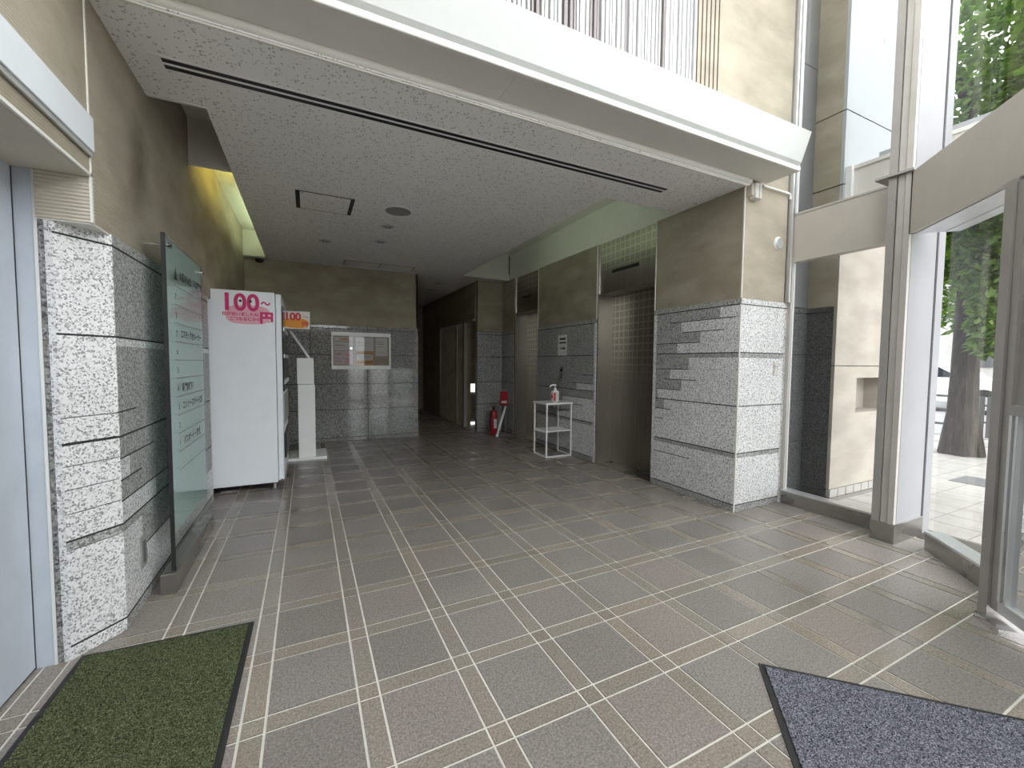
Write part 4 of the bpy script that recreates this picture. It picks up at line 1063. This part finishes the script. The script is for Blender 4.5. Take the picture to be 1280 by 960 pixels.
box('label_front', (bx-.04, by-.0365, bz+.02), (bx-.012, by-.0345, bz+.13), 'print_red', sb)
# fire extinguisher with its stand sign
ex, ey = 2.985, 6.60
fe = thing('fire_extinguisher', 'red fire extinguisher in the corner beside the far elevator', 'extinguisher', (ex, ey, 0))
MB().lathe([(.065, .0), (.075, .015), (.075, .34), (.06, .395), (.025, .42), (.02, .44)], (ex-.10, ey, .01), 22).build('cylinder', 'red_paint', fe, True)
box('valve', (ex-.12, ey-.02, .44), (ex-.08, ey+.02, .48), 'black', fe)
MB().tube([(ex-.10, ey-.02, .47), (ex-.17, ey-.05, .42), (ex-.185, ey-.05, .2), (ex-.17, ey-.05, .08)], .011, 8).build('hose', 'black', fe, True)
box('label_sheet', (ex-.125, ey-.078, .12), (ex-.07, ey-.0735, .28), 'paper', fe)
box('lever', (ex-.14, ey-.015, .485), (ex-.04, ey+.015, .50), 'iron', fe)
es = thing('extinguisher_stand', 'folding stand with a red plate next to the extinguisher', 'stand', (ex+.04, ey-.1, 0))
MB().extr([(ex-.145, ey-.20, .0), (ex-.105, ey-.20, .0), (ex+.075, ey-.16, .50), (ex+.045, ey-.16, .50)], (0, .02, 0)).build('front_leg', 'plastic_white', es)
MB().tube([(ex+.06, ey-.14, .50), (ex+.15, ey+.05, .01)], .008, 8).build('rear_leg', 'aluminium', es, True)
box('red_plate', (ex-.05, ey-.17, .52), (ex+.09, ey-.155, .76), 'red_paint', es); box('plate_text', (ex-.03, ey-.1715, .56), (ex+.07, ey-.17, .60), 'paper_pink', es)
box('cross_bar', (ex-.13, ey-.17, .0), (ex+.16, ey-.14, .012), 'iron', es)

# ------------------------------------------------------------------ mats
def floor_mat(name, label, quad, mat):
    c = Vector((sum(p[0] for p in quad)/4, sum(p[1] for p in quad)/4, 0))
    t = thing(name, label, 'mat', c)
    MB().prism(quad, 0.0005, .005).build('rubber_edge', 'rubber_black', t)
    q = []
    n = 4
    inn = []
    for i in range(n):
        p, a, b_ = Vector(quad[i]), Vector(quad[i-1]), Vector(quad[(i+1) % n])
        inn.append(tuple(p+((a-p).normalized()+(b_-p).normalized())*.022))
    mb = MB().prism(inn, .004, .011)
    mb.build('pile', mat, t)
    # short tufts so that the pile reads as pile at its edge
    rnd = random.Random(3); vs, fs = [], []
    A, Bv, D = Vector(inn[0]), Vector(inn[1]), Vector(inn[3])
    for k in range(9000):
        s_, r_ = rnd.random(), rnd.random(); p = A+(Bv-A)*s_+(D-A)*r_
        a = rnd.uniform(0, 6.28); w_ = .003; h = rnd.uniform(.004, .008)
        dx, dy = math.cos(a)*w_, math.sin(a)*w_; i0 = len(vs)
        vs += [(p.x-dx, p.y-dy, .010), (p.x+dx, p.y+dy, .010), (p.x+rnd.uniform(-.006, .006), p.y+rnd.uniform(-.006, .006), .010+h)]; fs.append((i0, i0+1, i0+2))
    me = bpy.data.meshes.new('tufts'); me.from_pydata([tuple(Vector(v)-c) for v in vs], [], fs); me.materials.append(MATS[mat])
    o = bpy.data.objects.new('tufts', me); o.parent = t; COL.objects.link(o); o['kind'] = 'stuff'
floor_mat('floor_mat', 'green pile floor mat with black rubber edge before the steel door', [(-.245, 2.278), (-.868, 2.312), (-.880, 1.0), (-.262, .97)], 'mat_green')
c0 = Vector((1.675, 1.057)); e1 = Vector((-.7071, -.7071)); e2 = Vector((.7071, -.7071))
floor_mat('floor_mat', 'blue-grey pile floor mat lying before the diagonal entrance', [tuple(c0), tuple(c0+e1*1.5), tuple(c0+e1*1.5+e2*.9), tuple(c0+e2*.9)], 'mat_blue')
